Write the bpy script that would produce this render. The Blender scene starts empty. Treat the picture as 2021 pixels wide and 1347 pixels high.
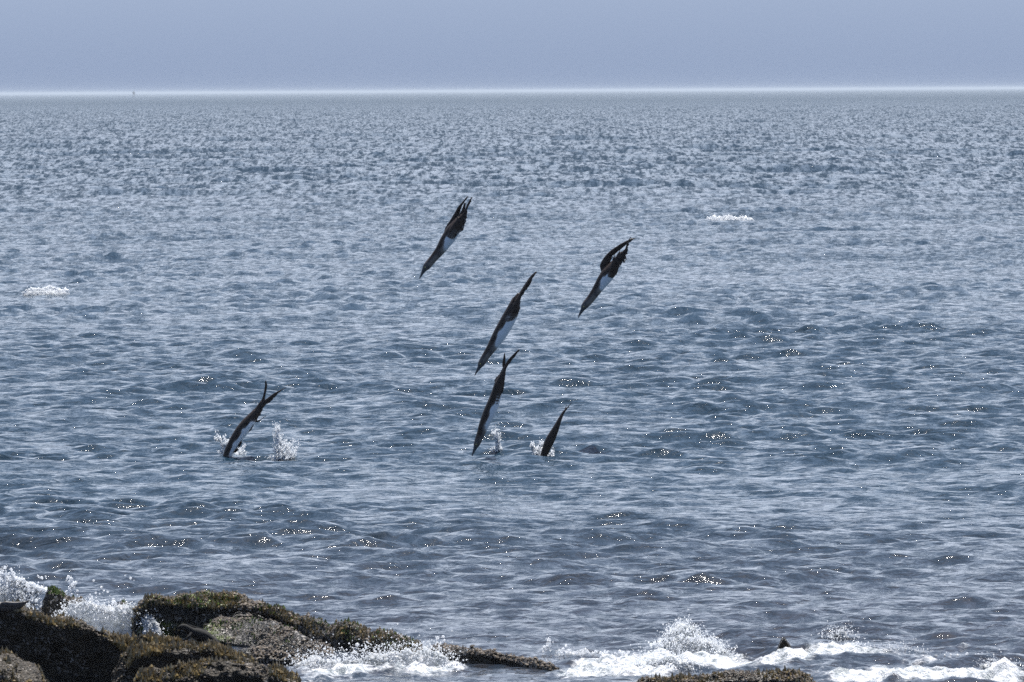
import bpy, bmesh, math, random
import numpy as np
from mathutils import Vector, Matrix, kdtree

random.seed(7)
rng = np.random.default_rng(11)
scene = bpy.context.scene
COL = scene.collection
R = math.radians

# ------------------------------------------------------------------ camera
FPX = 2021 * 300.0 / 36.0            # focal length in photo pixels
CAM_H = 3.0
PITCH = math.atan((673.5 - 179.5) / FPX)
ROLL = math.atan(11.5 / 2021)
cam_data = bpy.data.cameras.new('camera')
cam = bpy.data.objects.new('camera', cam_data)
COL.objects.link(cam)
cam_data.sensor_width = 36.0
cam_data.lens = 300.0
cam_data.clip_start = 1.0
cam_data.clip_end = 80000.0
CAM_M = Matrix.Rotation(R(90) - PITCH, 4, 'X') @ Matrix.Rotation(-ROLL, 4, 'Z')
cam.matrix_world = Matrix.Translation((0, 0, CAM_H)) @ CAM_M
cam_data.dof.use_dof = True
cam_data.dof.focus_distance = 69.0
cam_data.dof.aperture_fstop = 40.0
scene.camera = cam

# ------------------------------------------------------------------ world and sun
SUN_EL = R(66); SUN_AZ = R(16)       # ahead of the camera, a little to the right
world = bpy.data.worlds.new('World')
scene.world = world
world.use_nodes = True
nt = world.node_tree
for n in list(nt.nodes): nt.nodes.remove(n)
def N(tree, t, **kw):
    n = tree.nodes.new(t)
    for k, v in kw.items(): setattr(n, k, v)
    return n
out = N(nt, 'ShaderNodeOutputWorld'); bg = N(nt, 'ShaderNodeBackground')
sky = N(nt, 'ShaderNodeTexSky', sky_type='NISHITA')
sky.sun_disc = False
sky.sun_elevation = SUN_EL
sky.sun_rotation = SUN_AZ
sky.dust_density = 1.2; sky.air_density = 1.0; sky.ozone_density = 1.5
SKY_STRENGTH = 0.08
tc = N(nt, 'ShaderNodeTexCoord'); sep = N(nt, 'ShaderNodeSeparateXYZ')
nt.links.new(tc.outputs['Generated'], sep.inputs[0])
ramp = N(nt, 'ShaderNodeValToRGB')     # pale overcast veil low in the sky, thicker and greyer at the horizon
cr = ramp.color_ramp
stops = [(0.0, (0.158, 0.202, 0.298)), (0.012, (0.208, 0.256, 0.352)), (0.045, (0.51, 0.565, 0.68)), (0.14, (0.52, 0.585, 0.71)), (0.42, (0.17, 0.235, 0.37)), (1.0, (0.15, 0.25, 0.47))]
while len(cr.elements) < len(stops): cr.elements.new(0.5)
for e, (p, c) in zip(cr.elements, stops):
    e.position = p; e.color = (*c, 1)
nt.links.new(sep.outputs['Z'], ramp.inputs[0])
mul = N(nt, 'ShaderNodeVectorMath', operation='SCALE'); mul.inputs['Scale'].default_value = 1 / SKY_STRENGTH
nt.links.new(ramp.outputs[0], mul.inputs[0])
mr = N(nt, 'ShaderNodeMapRange'); mr.inputs['From Min'].default_value = 0.05; mr.inputs['From Max'].default_value = 0.6
mr.inputs['To Min'].default_value = 0.0; mr.inputs['To Max'].default_value = 0.8
nt.links.new(sep.outputs['Z'], mr.inputs[0])
mx = N(nt, 'ShaderNodeMix', data_type='RGBA')
nt.links.new(mr.outputs[0], mx.inputs['Factor'])
nt.links.new(mul.outputs[0], mx.inputs[6]); nt.links.new(sky.outputs[0], mx.inputs[7])
# the veil is brighter on the sun's side and bluer away from it
dotn = N(nt, 'ShaderNodeVectorMath', operation='DOT_PRODUCT'); nt.links.new(tc.outputs['Generated'], dotn.inputs[0])
dotn.inputs[1].default_value = (math.sin(SUN_AZ) * math.cos(SUN_EL), math.cos(SUN_AZ) * math.cos(SUN_EL), math.sin(SUN_EL))
md = N(nt, 'ShaderNodeMapRange', interpolation_type='SMOOTHSTEP'); md.inputs['From Min'].default_value = -0.6; md.inputs['From Max'].default_value = 0.55
nt.links.new(dotn.outputs['Value'], md.inputs[0])
tint = N(nt, 'ShaderNodeMix', data_type='RGBA'); tint.inputs[6].default_value = (0.10, 0.19, 0.36, 1); tint.inputs[7].default_value = (1, 1, 1, 1)
nt.links.new(md.outputs[0], tint.inputs['Factor'])
tm = N(nt, 'ShaderNodeMix', data_type='RGBA', blend_type='MULTIPLY'); tm.inputs['Factor'].default_value = 1.0
nt.links.new(mx.outputs[2], tm.inputs[6]); nt.links.new(tint.outputs[2], tm.inputs[7])
nt.links.new(tm.outputs[2], bg.inputs[0])
bg.inputs[1].default_value = SKY_STRENGTH
nt.links.new(bg.outputs[0], out.inputs[0])

sun_d = bpy.data.lights.new('sun', 'SUN'); sun_d.energy = 5.0; sun_d.angle = R(0.5); sun_d.color = (1.0, 0.97, 0.925)
sun = bpy.data.objects.new('sun', sun_d); COL.objects.link(sun)
sdir = Vector((math.sin(SUN_AZ) * math.cos(SUN_EL), math.cos(SUN_AZ) * math.cos(SUN_EL), math.sin(SUN_EL)))
sun.rotation_euler = sdir.to_track_quat('Z', 'Y').to_euler()
scene.view_settings.view_transform = 'Standard'
scene.view_settings.look = 'None'
scene.view_settings.gamma = 1
scene.view_settings.use_curve_mapping = False
scene.view_settings.exposure = 0.85

# ------------------------------------------------------------------ helpers
CR = np.array(CAM_M.to_3x3())
def pix(px, py, D):
    """world point seen at photo pixel (px,py), D metres out to sea"""
    d = CR @ np.array([(px - 1010.5) / FPX, -(py - 673.5) / FPX, -1.0])
    return np.array([0, 0, CAM_H]) + d * (D / d[1])
def sea_pt(px, py, z=0.0):
    d = CR @ np.array([(px - 1010.5) / FPX, -(py - 673.5) / FPX, -1.0])
    t = (z - CAM_H) / d[2]
    return np.array([0, 0, CAM_H]) + d * t
def proj(x, y, z):
    v = np.stack([x, y, z - CAM_H], -1) @ CR
    return 1010.5 - v[..., 0] / v[..., 2] * FPX, 673.5 + v[..., 1] / v[..., 2] * FPX

def _hash(ix, iy, iz, seed):
    h = (ix.astype(np.int64) * 374761393 + iy.astype(np.int64) * 668265263 + iz.astype(np.int64) * 2147483647 + seed * 1274126177) & 0xffffffff
    h = ((h ^ (h >> 13)) * 1274126177) & 0xffffffff
    h = ((h ^ (h >> 16)) * 2246822519) & 0xffffffff
    return ((h ^ (h >> 15)) & 0xffffff).astype(np.float32) / 0xffffff * 2 - 1
def vnoise(p, seed=0):
    i = np.floor(p).astype(np.int64); f = (p - i).astype(np.float32); f = f * f * (3 - 2 * f)
    r = 0
    for dx in (0, 1):
        for dy in (0, 1):
            for dz in (0, 1):
                w = (f[..., 0] if dx else 1 - f[..., 0]) * (f[..., 1] if dy else 1 - f[..., 1]) * (f[..., 2] if dz else 1 - f[..., 2])
                r = r + w * _hash(i[..., 0] + dx, i[..., 1] + dy, i[..., 2] + dz, seed)
    return r
def fbm(p, octs=4, seed=0, lac=2.1, gain=0.5):
    s = 0; a = 1.0; q = np.array(p, dtype=np.float64)
    for o in range(octs):
        s = s + a * vnoise(q, seed + o); a *= gain; q = q * lac + 3.7
    return s

def link(name, me, mat=None, parent=None, loc=None):
    o = bpy.data.objects.new(name, me); COL.objects.link(o)
    if mat is not None and me is not None: me.materials.append(mat)
    if parent is not None: o.parent = parent
    if loc is not None: o.location = loc
    return o
def tag(o, label=None, cat=None, group=None, kind=None):
    if label: o['label'] = label
    if cat: o['category'] = cat
    if group: o['group'] = group
    if kind: o['kind'] = kind
    return o
def np_mesh(name, V, F, smooth=True):
    """V (n,3); F (m,3) or (m,4)"""
    V = np.asarray(V, dtype=np.float32); F = np.asarray(F, dtype=np.int32); k = F.shape[1]
    me = bpy.data.meshes.new(name)
    me.vertices.add(len(V)); me.vertices.foreach_set('co', V.ravel())
    me.loops.add(F.size); me.loops.foreach_set('vertex_index', F.ravel())
    me.polygons.add(len(F)); me.polygons.foreach_set('loop_start', np.arange(0, F.size, k, dtype=np.int32))
    me.update(calc_edges=True)
    me.polygons.foreach_set('use_smooth', np.full(len(F), smooth))
    me.update()
    return me
def grid_faces(nr, nc, close=False):
    r, c = np.meshgrid(np.arange(nr - 1), np.arange(nc if close else nc - 1), indexing='ij')
    c2 = (c + 1) % nc
    return np.stack([r * nc + c, r * nc + c2, (r + 1) * nc + c2, (r + 1) * nc + c], -1).reshape(-1, 4)
def set_attr(me, name, vals):
    a = me.attributes.new(name, 'FLOAT', 'POINT'); a.data.foreach_set('value', np.asarray(vals, dtype=np.float32).ravel())
def centred(V):
    c = np.array([(V[:, 0].min() + V[:, 0].max()) / 2, (V[:, 1].min() + V[:, 1].max()) / 2, V[:, 2].min()])
    return V - c, tuple(float(q) for q in c)

# ------------------------------------------------------------------ materials
def new_mat(name):
    m = bpy.data.materials.new(name); m.use_nodes = True
    t = m.node_tree; b = t.nodes['Principled BSDF']
    return m, t, b
def noise_node(t, scale, detail=4, rough=0.55, vec=None, dist=0.0):
    n = N(t, 'ShaderNodeTexNoise'); n.inputs['Scale'].default_value = scale
    n.inputs['Detail'].default_value = detail; n.inputs['Roughness'].default_value = rough; n.inputs['Distortion'].default_value = dist
    if vec is not None: t.links.new(vec, n.inputs['Vector'])
    return n
def ramp_node(t, inp, stops):
    r = N(t, 'ShaderNodeValToRGB'); c = r.color_ramp
    while len(c.elements) < len(stops): c.elements.new(0.5)
    for e, (p, col) in zip(c.elements, stops):
        e.position = p; e.color = (*col, 1) if len(col) == 3 else col
    t.links.new(inp, r.inputs[0]); return r

def water_material():
    m, t, b = new_mat('sea_water')
    L = t.links
    geo = N(t, 'ShaderNodeNewGeometry')
    mp = N(t, 'ShaderNodeMapping'); mp.inputs['Scale'].default_value = (1.25, 1.0, 1.0)
    L.new(geo.outputs['Position'], mp.inputs['Vector'])
    sp = N(t, 'ShaderNodeSeparateXYZ'); L.new(geo.outputs['Position'], sp.inputs[0])
    # colour of the water body: blue-green offshore, brown over the weed close in
    my = N(t, 'ShaderNodeMapRange', interpolation_type='SMOOTHSTEP'); my.inputs['From Min'].default_value = 44; my.inputs['From Max'].default_value = 66
    L.new(sp.outputs['Y'], my.inputs[0])
    cm = N(t, 'ShaderNodeMix', data_type='RGBA')
    cm.inputs[6].default_value = (0.024, 0.025, 0.030, 1); cm.inputs[7].default_value = (0.009, 0.024, 0.038, 1)
    L.new(my.outputs[0], cm.inputs['Factor'])
    L.new(cm.outputs[2], b.inputs['Base Color'])
    b.inputs['IOR'].default_value = 1.333
    ry = N(t, 'ShaderNodeMapRange'); ry.inputs['From Min'].default_value = 90; ry.inputs['From Max'].default_value = 2500
    ry.inputs['To Min'].default_value = 0.035; ry.inputs['To Max'].default_value = 0.30
    L.new(sp.outputs['Y'], ry.inputs[0]); L.new(ry.outputs[0], b.inputs['Roughness'])
    rz = N(t, 'ShaderNodeMapRange'); rz.inputs['From Min'].default_value = 90; rz.inputs['From Max'].default_value = 900
    rz.inputs['To Min'].default_value = 0.5; rz.inputs['To Max'].default_value = 0.24
    L.new(sp.outputs['Y'], rz.inputs[0]); L.new(rz.outputs[0], b.inputs['Specular IOR Level'])
    n1 = noise_node(t, 17.0, 4, 0.6, mp.outputs[0], 0.3)
    n2 = noise_node(t, 4.6, 3, 0.5, mp.outputs[0], 0.4)
    bp1 = N(t, 'ShaderNodeBump'); bp1.inputs['Strength'].default_value = 1.0; bp1.inputs['Distance'].default_value = 0.008; bp1.inputs['Filter Width'].default_value = 0.02
    bp2 = N(t, 'ShaderNodeBump'); bp2.inputs['Strength'].default_value = 1.0; bp2.inputs['Distance'].default_value = 0.050; bp2.inputs['Filter Width'].default_value = 0.02
    L.new(n1.outputs[0], bp1.inputs['Height']); L.new(n2.outputs[0], bp2.inputs['Height'])
    L.new(bp2.outputs[0], bp1.inputs['Normal']); L.new(bp1.outputs[0], b.inputs['Normal'])
    # painted dark strokes imitate facets not mirroring the sky: short near, longer far out
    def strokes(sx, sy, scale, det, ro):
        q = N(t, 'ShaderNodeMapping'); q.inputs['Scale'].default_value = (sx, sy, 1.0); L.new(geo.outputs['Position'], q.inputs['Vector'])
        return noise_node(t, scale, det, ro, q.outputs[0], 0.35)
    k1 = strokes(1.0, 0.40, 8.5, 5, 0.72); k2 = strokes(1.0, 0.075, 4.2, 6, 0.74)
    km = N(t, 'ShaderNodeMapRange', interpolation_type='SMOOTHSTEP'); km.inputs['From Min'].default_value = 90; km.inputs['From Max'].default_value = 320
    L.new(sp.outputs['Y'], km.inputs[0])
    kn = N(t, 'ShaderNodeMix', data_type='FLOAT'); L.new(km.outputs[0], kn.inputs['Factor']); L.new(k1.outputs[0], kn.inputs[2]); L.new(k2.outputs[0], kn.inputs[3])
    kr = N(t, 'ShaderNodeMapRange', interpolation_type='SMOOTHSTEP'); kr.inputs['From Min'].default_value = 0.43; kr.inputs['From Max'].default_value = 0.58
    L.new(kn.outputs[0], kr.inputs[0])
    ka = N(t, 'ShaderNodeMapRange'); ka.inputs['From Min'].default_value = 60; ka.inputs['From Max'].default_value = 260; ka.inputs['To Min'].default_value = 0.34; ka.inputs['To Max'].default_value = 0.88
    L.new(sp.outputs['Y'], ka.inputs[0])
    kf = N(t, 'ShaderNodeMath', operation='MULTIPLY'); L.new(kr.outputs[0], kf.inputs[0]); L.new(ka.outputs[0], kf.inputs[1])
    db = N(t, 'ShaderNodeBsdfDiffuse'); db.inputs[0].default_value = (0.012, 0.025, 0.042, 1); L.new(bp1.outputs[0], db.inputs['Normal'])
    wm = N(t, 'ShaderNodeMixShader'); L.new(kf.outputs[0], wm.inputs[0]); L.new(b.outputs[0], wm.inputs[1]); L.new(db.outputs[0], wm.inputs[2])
    # foam
    at = N(t, 'ShaderNodeAttribute'); at.attribute_name = 'foam'
    fn = noise_node(t, 16.0, 5, 0.65, geo.outputs['Position'], 0.8)
    ad = N(t, 'ShaderNodeMath', operation='MULTIPLY_ADD'); ad.inputs[1].default_value = 0.95
    L.new(fn.outputs[0], ad.inputs[0]); L.new(at.outputs['Fac'], ad.inputs[2])
    fn2 = noise_node(t, 55.0, 4, 0.7, geo.outputs['Position'], 1.2)
    ad2 = N(t, 'ShaderNodeMath', operation='MULTIPLY_ADD'); ad2.inputs[1].default_value = 0.55
    L.new(fn2.outputs[0], ad2.inputs[0]); L.new(ad.outputs[0], ad2.inputs[2])
    fr = N(t, 'ShaderNodeMapRange', interpolation_type='SMOOTHSTEP'); fr.inputs['From Min'].default_value = 1.24; fr.inputs['From Max'].default_value = 1.58
    L.new(ad2.outputs[0], fr.inputs[0])
    fo = foam_shader(t, geo, 0.12)
    mix = N(t, 'ShaderNodeMixShader'); L.new(fr.outputs[0], mix.inputs[0])
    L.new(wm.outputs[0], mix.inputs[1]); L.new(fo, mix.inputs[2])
    L.new(mix.outputs[0], t.nodes['Material Output'].inputs[0])
    return m
def foam_shader(t, geo, trans=0.5, scale=42):
    L = t.links
    d = N(t, 'ShaderNodeBsdfPrincipled'); d.inputs['Base Color'].default_value = (0.88, 0.89, 0.90, 1); d.inputs['Roughness'].default_value = 0.35
    tr = N(t, 'ShaderNodeBsdfTranslucent'); tr.inputs[0].default_value = (0.82, 0.85, 0.88, 1)
    nc = noise_node(t, 13, 5, 0.7, geo.outputs['Position'], 0.8)
    rc = ramp_node(t, nc.outputs[0], [(0.36, (0.20, 0.235, 0.25)), (0.47, (0.55, 0.58, 0.60)), (0.56, (0.90, 0.90, 0.91))])
    L.new(rc.outputs[0], d.inputs['Base Color'])
    n = noise_node(t, scale, 4, 0.7, geo.outputs['Position'])
    bp = N(t, 'ShaderNodeBump'); bp.inputs['Distance'].default_value = 0.035; bp.inputs['Strength'].default_value = 1.0
    L.new(n.outputs[0], bp.inputs['Height']); L.new(bp.outputs[0], d.inputs['Normal'])
    mx = N(t, 'ShaderNodeMixShader'); mx.inputs[0].default_value = trans
    L.new(d.outputs[0], mx.inputs[1]); L.new(tr.outputs[0], mx.inputs[2])
    return mx.outputs[0]
def foam_material():
    m, t, b = new_mat('white_foam'); geo = N(t, 'ShaderNodeNewGeometry')
    t.nodes.remove(b)
    t.links.new(foam_shader(t, geo, 0.4), t.nodes['Material Output'].inputs[0]); return m
def droplet_material():
    m, t, b = new_mat('spray'); geo = N(t, 'ShaderNodeNewGeometry')
    L = t.links
    tr = N(t, 'ShaderNodeBsdfTranslucent'); tr.inputs[0].default_value = (0.97, 0.98, 0.99, 1)
    b.inputs['Base Color'].default_value = (0.86, 0.88, 0.90, 1); b.inputs['Roughness'].default_value = 0.15
    mx = N(t, 'ShaderNodeMixShader'); mx.inputs[0].default_value = 0.7
    L.new(b.outputs[0], mx.inputs[1]); L.new(tr.outputs[0], mx.inputs[2])
    L.new(mx.outputs[0], t.nodes['Material Output'].inputs[0]); return m
def rock_material(name, base, light, green=0.3, wet=0.3, speck=0.5):
    m, t, b = new_mat(name); L = t.links
    geo = N(t, 'ShaderNodeNewGeometry')
    n1 = noise_node(t, 70, 5, 0.7, geo.outputs['Position'])
    r1 = ramp_node(t, n1.outputs[0], [(0.35, base), (0.52, tuple(0.5 * (a + c) for a, c in zip(base, light))), (0.68, light)])
    # shell grit and barnacles
    vo = N(t, 'ShaderNodeTexVoronoi'); vo.inputs['Scale'].default_value = 85; L.new(geo.outputs['Position'], vo.inputs['Vector'])
    rs = ramp_node(t, vo.outputs['Color'], [(0.72, (0, 0, 0)), (0.8, (1, 1, 1))])
    n3 = noise_node(t, 5, 3, 0.6, geo.outputs['Position'])
    rp = ramp_node(t, n3.outputs[0], [(0.42, (0, 0, 0)), (0.6, (speck, speck, speck))])
    ms = N(t, 'ShaderNodeMath', operation='MULTIPLY'); L.new(rs.outputs[0], ms.inputs[0]); L.new(rp.outputs[0], ms.inputs[1])
    mixs = N(t, 'ShaderNodeMix', data_type='RGBA'); L.new(ms.outputs[0], mixs.inputs['Factor'])
    L.new(r1.outputs[0], mixs.inputs[6]); mixs.inputs[7].default_value = (0.42, 0.38, 0.34, 1)
    # algae
    n2 = noise_node(t, 6.5, 4, 0.65, geo.outputs['Position'], 0.5)
    at = N(t, 'ShaderNodeAttribute'); at.attribute_name = 'algae'
    ad = N(t, 'ShaderNodeMath', operation='ADD'); L.new(at.outputs['Fac'], ad.inputs[0]); L.new(n2.outputs[0], ad.inputs[1])
    rg = ramp_node(t, ad.outputs[0], [(0.78, (0, 0, 0)), (0.95, (1, 1, 1))])
    mg = N(t, 'ShaderNodeMath', operation='MULTIPLY'); L.new(rg.outputs[0], mg.inputs[0])
    n4 = noise_node(t, 45, 3, 0.6, geo.outputs['Position']); r4 = ramp_node(t, n4.outputs[0], [(0.35, (0, 0, 0)), (0.55, (1, 1, 1))])
    L.new(r4.outputs[0], mg.inputs[1])
    mixg = N(t, 'ShaderNodeMix', data_type='RGBA'); L.new(mg.outputs[0], mixg.inputs['Factor'])
    L.new(mixs.outputs[2], mixg.inputs[6]); mixg.inputs[7].default_value = (0.11, 0.15, 0.015, 1)
    L.new(mixg.outputs[2], b.inputs['Base Color'])
    b.inputs['Roughness'].default_value = 0.75 - 0.45 * wet; b.inputs['Specular IOR Level'].default_value = 0.3
    bp = N(t, 'ShaderNodeBump'); bp.inputs['Distance'].default_value = 0.014; bp.inputs['Strength'].default_value = 1.0
    bq = N(t, 'ShaderNodeBump'); bq.inputs['Distance'].default_value = 0.008; bq.inputs['Strength'].default_value = 1.0
    L.new(n1.outputs[0], bp.inputs['Height']); L.new(vo.outputs['Distance'], bq.inputs['Height'])
    L.new(bp.outputs[0], bq.inputs['Normal']); L.new(bq.outputs[0], b.inputs['Normal'])
    return m
def plain(name, col, rough=0.6, scale=None, amt=0.4):
    m, t, b = new_mat(name)
    if scale:
        tcn = N(t, 'ShaderNodeTexCoord'); n = noise_node(t, scale, 4, 0.6, tcn.outputs['Object'])
        r = ramp_node(t, n.outputs[0], [(0.3, tuple(c * (1 - amt) for c in col)), (0.7, tuple(min(1, c * (1 + amt)) for c in col))])
        t.links.new(r.outputs[0], b.inputs['Base Color'])
    else: b.inputs['Base Color'].default_value = (*col, 1)
    b.inputs['Roughness'].default_value = rough
    return m
def bird_material():
    m, t, b = new_mat('seabird_plumage'); L = t.links
    at = N(t, 'ShaderNodeAttribute'); at.attribute_name = 'plumage'      # 0 dark brown, .5 grey head and neck, 1 white belly
    tcn = N(t, 'ShaderNodeTexCoord')
    n = noise_node(t, 70, 4, 0.65, tcn.outputs['Object'])
    ad = N(t, 'ShaderNodeMath', operation='MULTIPLY_ADD'); L.new(n.outputs[0], ad.inputs[0]); ad.inputs[1].default_value = 0.22
    sb = N(t, 'ShaderNodeMath', operation='SUBTRACT'); L.new(at.outputs['Fac'], sb.inputs[0]); sb.inputs[1].default_value = 0.11
    L.new(sb.outputs[0], ad.inputs[2])
    r = ramp_node(t, ad.outputs[0], [(0.0, (0.008, 0.005, 0.004)), (0.22, (0.048, 0.029, 0.021)), (0.5, (0.10, 0.088, 0.085)), (0.72, (0.26, 0.22, 0.19)), (0.86, (0.80, 0.82, 0.85))])
    L.new(r.outputs[0], b.inputs['Base Color'])
    b.inputs['Roughness'].default_value = 0.5
    b.inputs['Specular IOR Level'].default_value = 0.25
    bp = N(t, 'ShaderNodeBump'); bp.inputs['Distance'].default_value = 0.004; L.new(n.outputs[0], bp.inputs['Height']); L.new(bp.outputs[0], b.inputs['Normal'])
    return m

M_WATER = water_material(); M_FOAM = foam_material(); M_DROP = droplet_material()
M_DARK = rock_material('dark_wet_rock', (0.005, 0.0045, 0.004), (0.045, 0.036, 0.022), wet=0.85, speck=0.9)
M_BROWN = rock_material('brown_weedy_rock', (0.005, 0.004, 0.003), (0.055, 0.038, 0.018), wet=0.2, speck=0.45)
M_BIRD = bird_material()
M_BILL = plain('grey_bill', (0.05, 0.055, 0.065), 0.4)
M_EYE = plain('pale_eye', (0.6, 0.5, 0.15), 0.2)

# ------------------------------------------------------------------ the sea
def build_sea():
    NC = 400
    rows = [4, 8, 14, 20, 26, 31, 35, 38]
    d = 40.0
    while d < 110: rows.append(d); d *= 1.0009
    while d < 420: rows.append(d); d *= 1.0019
    while d < 1500: rows.append(d); d *= 1.0028
    while d < 6000: rows.append(d); d *= 1.006
    while d < 60000: rows.append(d); d *= 1.03
    rows = np.array(rows); ds = np.gradient(rows)
    u = np.linspace(-1, 1, NC)
    half = 0.0640 * rows + 1.5
    outer = [1.15, 1.6, 3, 8, 30, 200]
    uu = np.concatenate([[-o for o in outer[::-1]], u, outer]); NCT = len(uu)
    far = np.clip(rows / 300, 1, 400)
    X0 = half[:, None] * np.clip(uu, -3, 3)[None, :]
    X0 += np.where(np.abs(uu) > 3, np.sign(uu) * np.abs(uu) * 60, 0)[None, :]
    Y0 = np.repeat(rows[:, None], NCT, 1)
    X = X0.astype(np.float64).copy(); Y = Y0.copy(); Z = np.zeros_like(X)
    dx = 2 * half / NC
    cell = np.maximum(ds * 0.55, dx)
    # wind sea: many short-crested trains, crests mostly across the view
    waves = []; chop = []
    def band(n, l0, l1, slope, spread, mean, seed):
        r = np.random.default_rng(seed)
        for k in range(n):
            lam = l0 * (l1 / l0) ** ((k + r.random()) / n)
            th = mean + r.normal() * spread
            waves.append((lam, th, slope * (0.6 + 0.8 * r.random()) / math.sqrt(n / 2), r.random() * 6.283))
    band(44, 0.10, 0.30, 0.135, 0.75, R(-100), 1)
    band(48, 0.30, 0.75, 0.140, 0.66, R(-98), 2)
    band(26, 0.75, 2.2, 0.052, 0.65, R(-98), 3)
    band(16, 2.2, 6.0, 0.040, 0.55, R(-100), 4)
    band(10, 6.0, 18.0, 0.022, 0.40, R(-95), 5)
    band(6, 18.0, 50.0, 0.008, 0.3, R(-95), 6)
    # short-crested chop further out: narrow peaks, kept to what the mesh can carry there
    def chopset(n, lx0, lx1, ly0, ly1, slope, d0, d1, seed):
        r = np.random.default_rng(seed)
        for k in range(n):
            lx = lx0 * (lx1 / lx0) ** r.random() * (1 if r.random() < .5 else -1); ly = ly0 * (ly1 / ly0) ** r.random()
            kx, ky = 2 * math.pi / lx, 2 * math.pi / ly
            chop.append((kx, ky, slope / ky * (0.6 + 0.8 * r.random()) / math.sqrt(n / 2), r.random() * 6.283, d0, d1))
    chopset(50, 0.40, 1.4, 0.5, 1.2, 0.085, 95, 260, 71)
    chopset(56, 0.80, 2.8, 1.5, 4.0, 0.055, 220, 800, 72)
    chopset(50, 1.8, 6.5, 5.0, 12.0, 0.035, 650, 2600, 73)
    # gustiness: patches of livelier and calmer water
    P = np.stack([X0 / 3.5, Y0 / 9, np.zeros_like(X0)], -1)
    gust = 1 + 0.45 * fbm(P, 2, 5).astype(np.float64)
    P = np.stack([X0 / 0.9, Y0 / 2.2, np.zeros_like(X0) + 4], -1)
    gust2 = 1 + 0.40 * vnoise(P, 9)
    calm = np.clip((rows - 44) / 12, 0, 1)              # the short chop dies a little close to the shore
    for lam, th, sl, ph in waves:
        k = 2 * math.pi / lam
        w = np.clip((lam / cell - 3.0) / 2.0, 0, 1)
        w = w * ((0.75 + 0.25 * calm) if lam < 0.6 else (0.40 + 0.6 * calm) if lam < 2.6 else (0.10 + 0.9 * calm))
        if lam > 2.2: w = w * (0.35 + 1.2 * np.clip((rows - 70) / 350, 0, 1))
        idx = np.nonzero(w > 0)[0]
        if not len(idx): continue
        a = sl / k
        sx, sy = math.cos(th), math.sin(th)
        phs = k * (sx * X0[idx] + sy * Y0[idx]) + ph
        g = (gust if lam > 0.8 else gust2 * gust)[idx] if lam < 5 else 1.0
        ww = (w[idx] * a)[:, None] * g
        Z[idx] += ww * np.cos(phs)
        sn = np.sin(phs) * ww * 0.85
        X[idx] -= sx * sn; Y[idx] -= sy * sn
    lr = np.log(rows)
    for kx, ky, a, ph, d0, d1 in chop:
        w = np.clip((lr - math.log(d0)) / 0.5 + 0.5, 0, 1) * np.clip((math.log(d1) - lr) / 0.5 + 0.5, 0, 1)
        idx = np.nonzero(w > 0)[0]
        if not len(idx): continue
        phs = kx * X0[idx] + ky * Y0[idx] + ph
        ww = (w[idx] * a)[:, None] * gust[idx]
        Z[idx] += ww * np.cos(phs); Y[idx] += ww * np.sin(phs) * 0.7
    # near shore: confused backwash between the rocks, and foam
    sx, sy = proj(X0, Y0, np.zeros_like(X0))
    near = rows < 60
    n = int(near.sum())
    sxn, syn = sx[:n], sy[:n]
    Pn = np.stack([X0[:n] / 0.75, Y0[:n] / 0.8, np.zeros((n, NCT))], -1)
    shore = np.clip((syn - 1120) / 110, 0, 1)
    rightw = np.clip((sxn - 950) / 500, 0, 1)
    lump = fbm(Pn, 4, 21, gain=0.5)
    Z[:n] += shore * (0.008 + 0.010 * rightw) * (1 - np.abs(lump) * 1.6)
    Z[:n] += shore * 0.008 * fbm(Pn * 4.0, 3, 31)
    # low swell lines rolling in at the right
    for (cx, cy, rx, ry, h) in FOAM_HUMPS:
        Z[:n] += 0.4 * h * np.exp(-((sxn - cx) / rx) ** 2 - ((syn - cy) / ry) ** 2)
    foam = np.zeros_like(X)
    for (cx, cy, rx, ry, s) in FOAM_SPOTS:
        if cy > 900:
            foam[:n] += s * np.exp(-(((sxn - cx) / rx) ** 2 + ((syn - cy) / ry) ** 2))
        else:
            foam += s * np.exp(-(((sx - cx) / rx) ** 2 + ((sy - cy) / ry) ** 2))
    Pf = np.stack([X0[:n] / 0.35, Y0[:n] / 0.9, np.zeros((n, NCT))], -1)
    foam[:n] *= 0.72 + 0.80 * fbm(Pf, 4, 41)
    foam = np.clip(foam, 0, 1)
    Z[:n] += np.clip(foam[:n] - 0.2, 0, 1) * 0.045 * (0.3 + fbm(Pn * 7.5, 4, 51, gain=0.65))
    V = np.stack([X, Y, Z], -1).reshape(-1, 3)
    me = np_mesh('sea', V, grid_faces(len(rows), NCT))
    set_attr(me, 'foam', foam)
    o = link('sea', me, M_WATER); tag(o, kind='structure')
    return o
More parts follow.
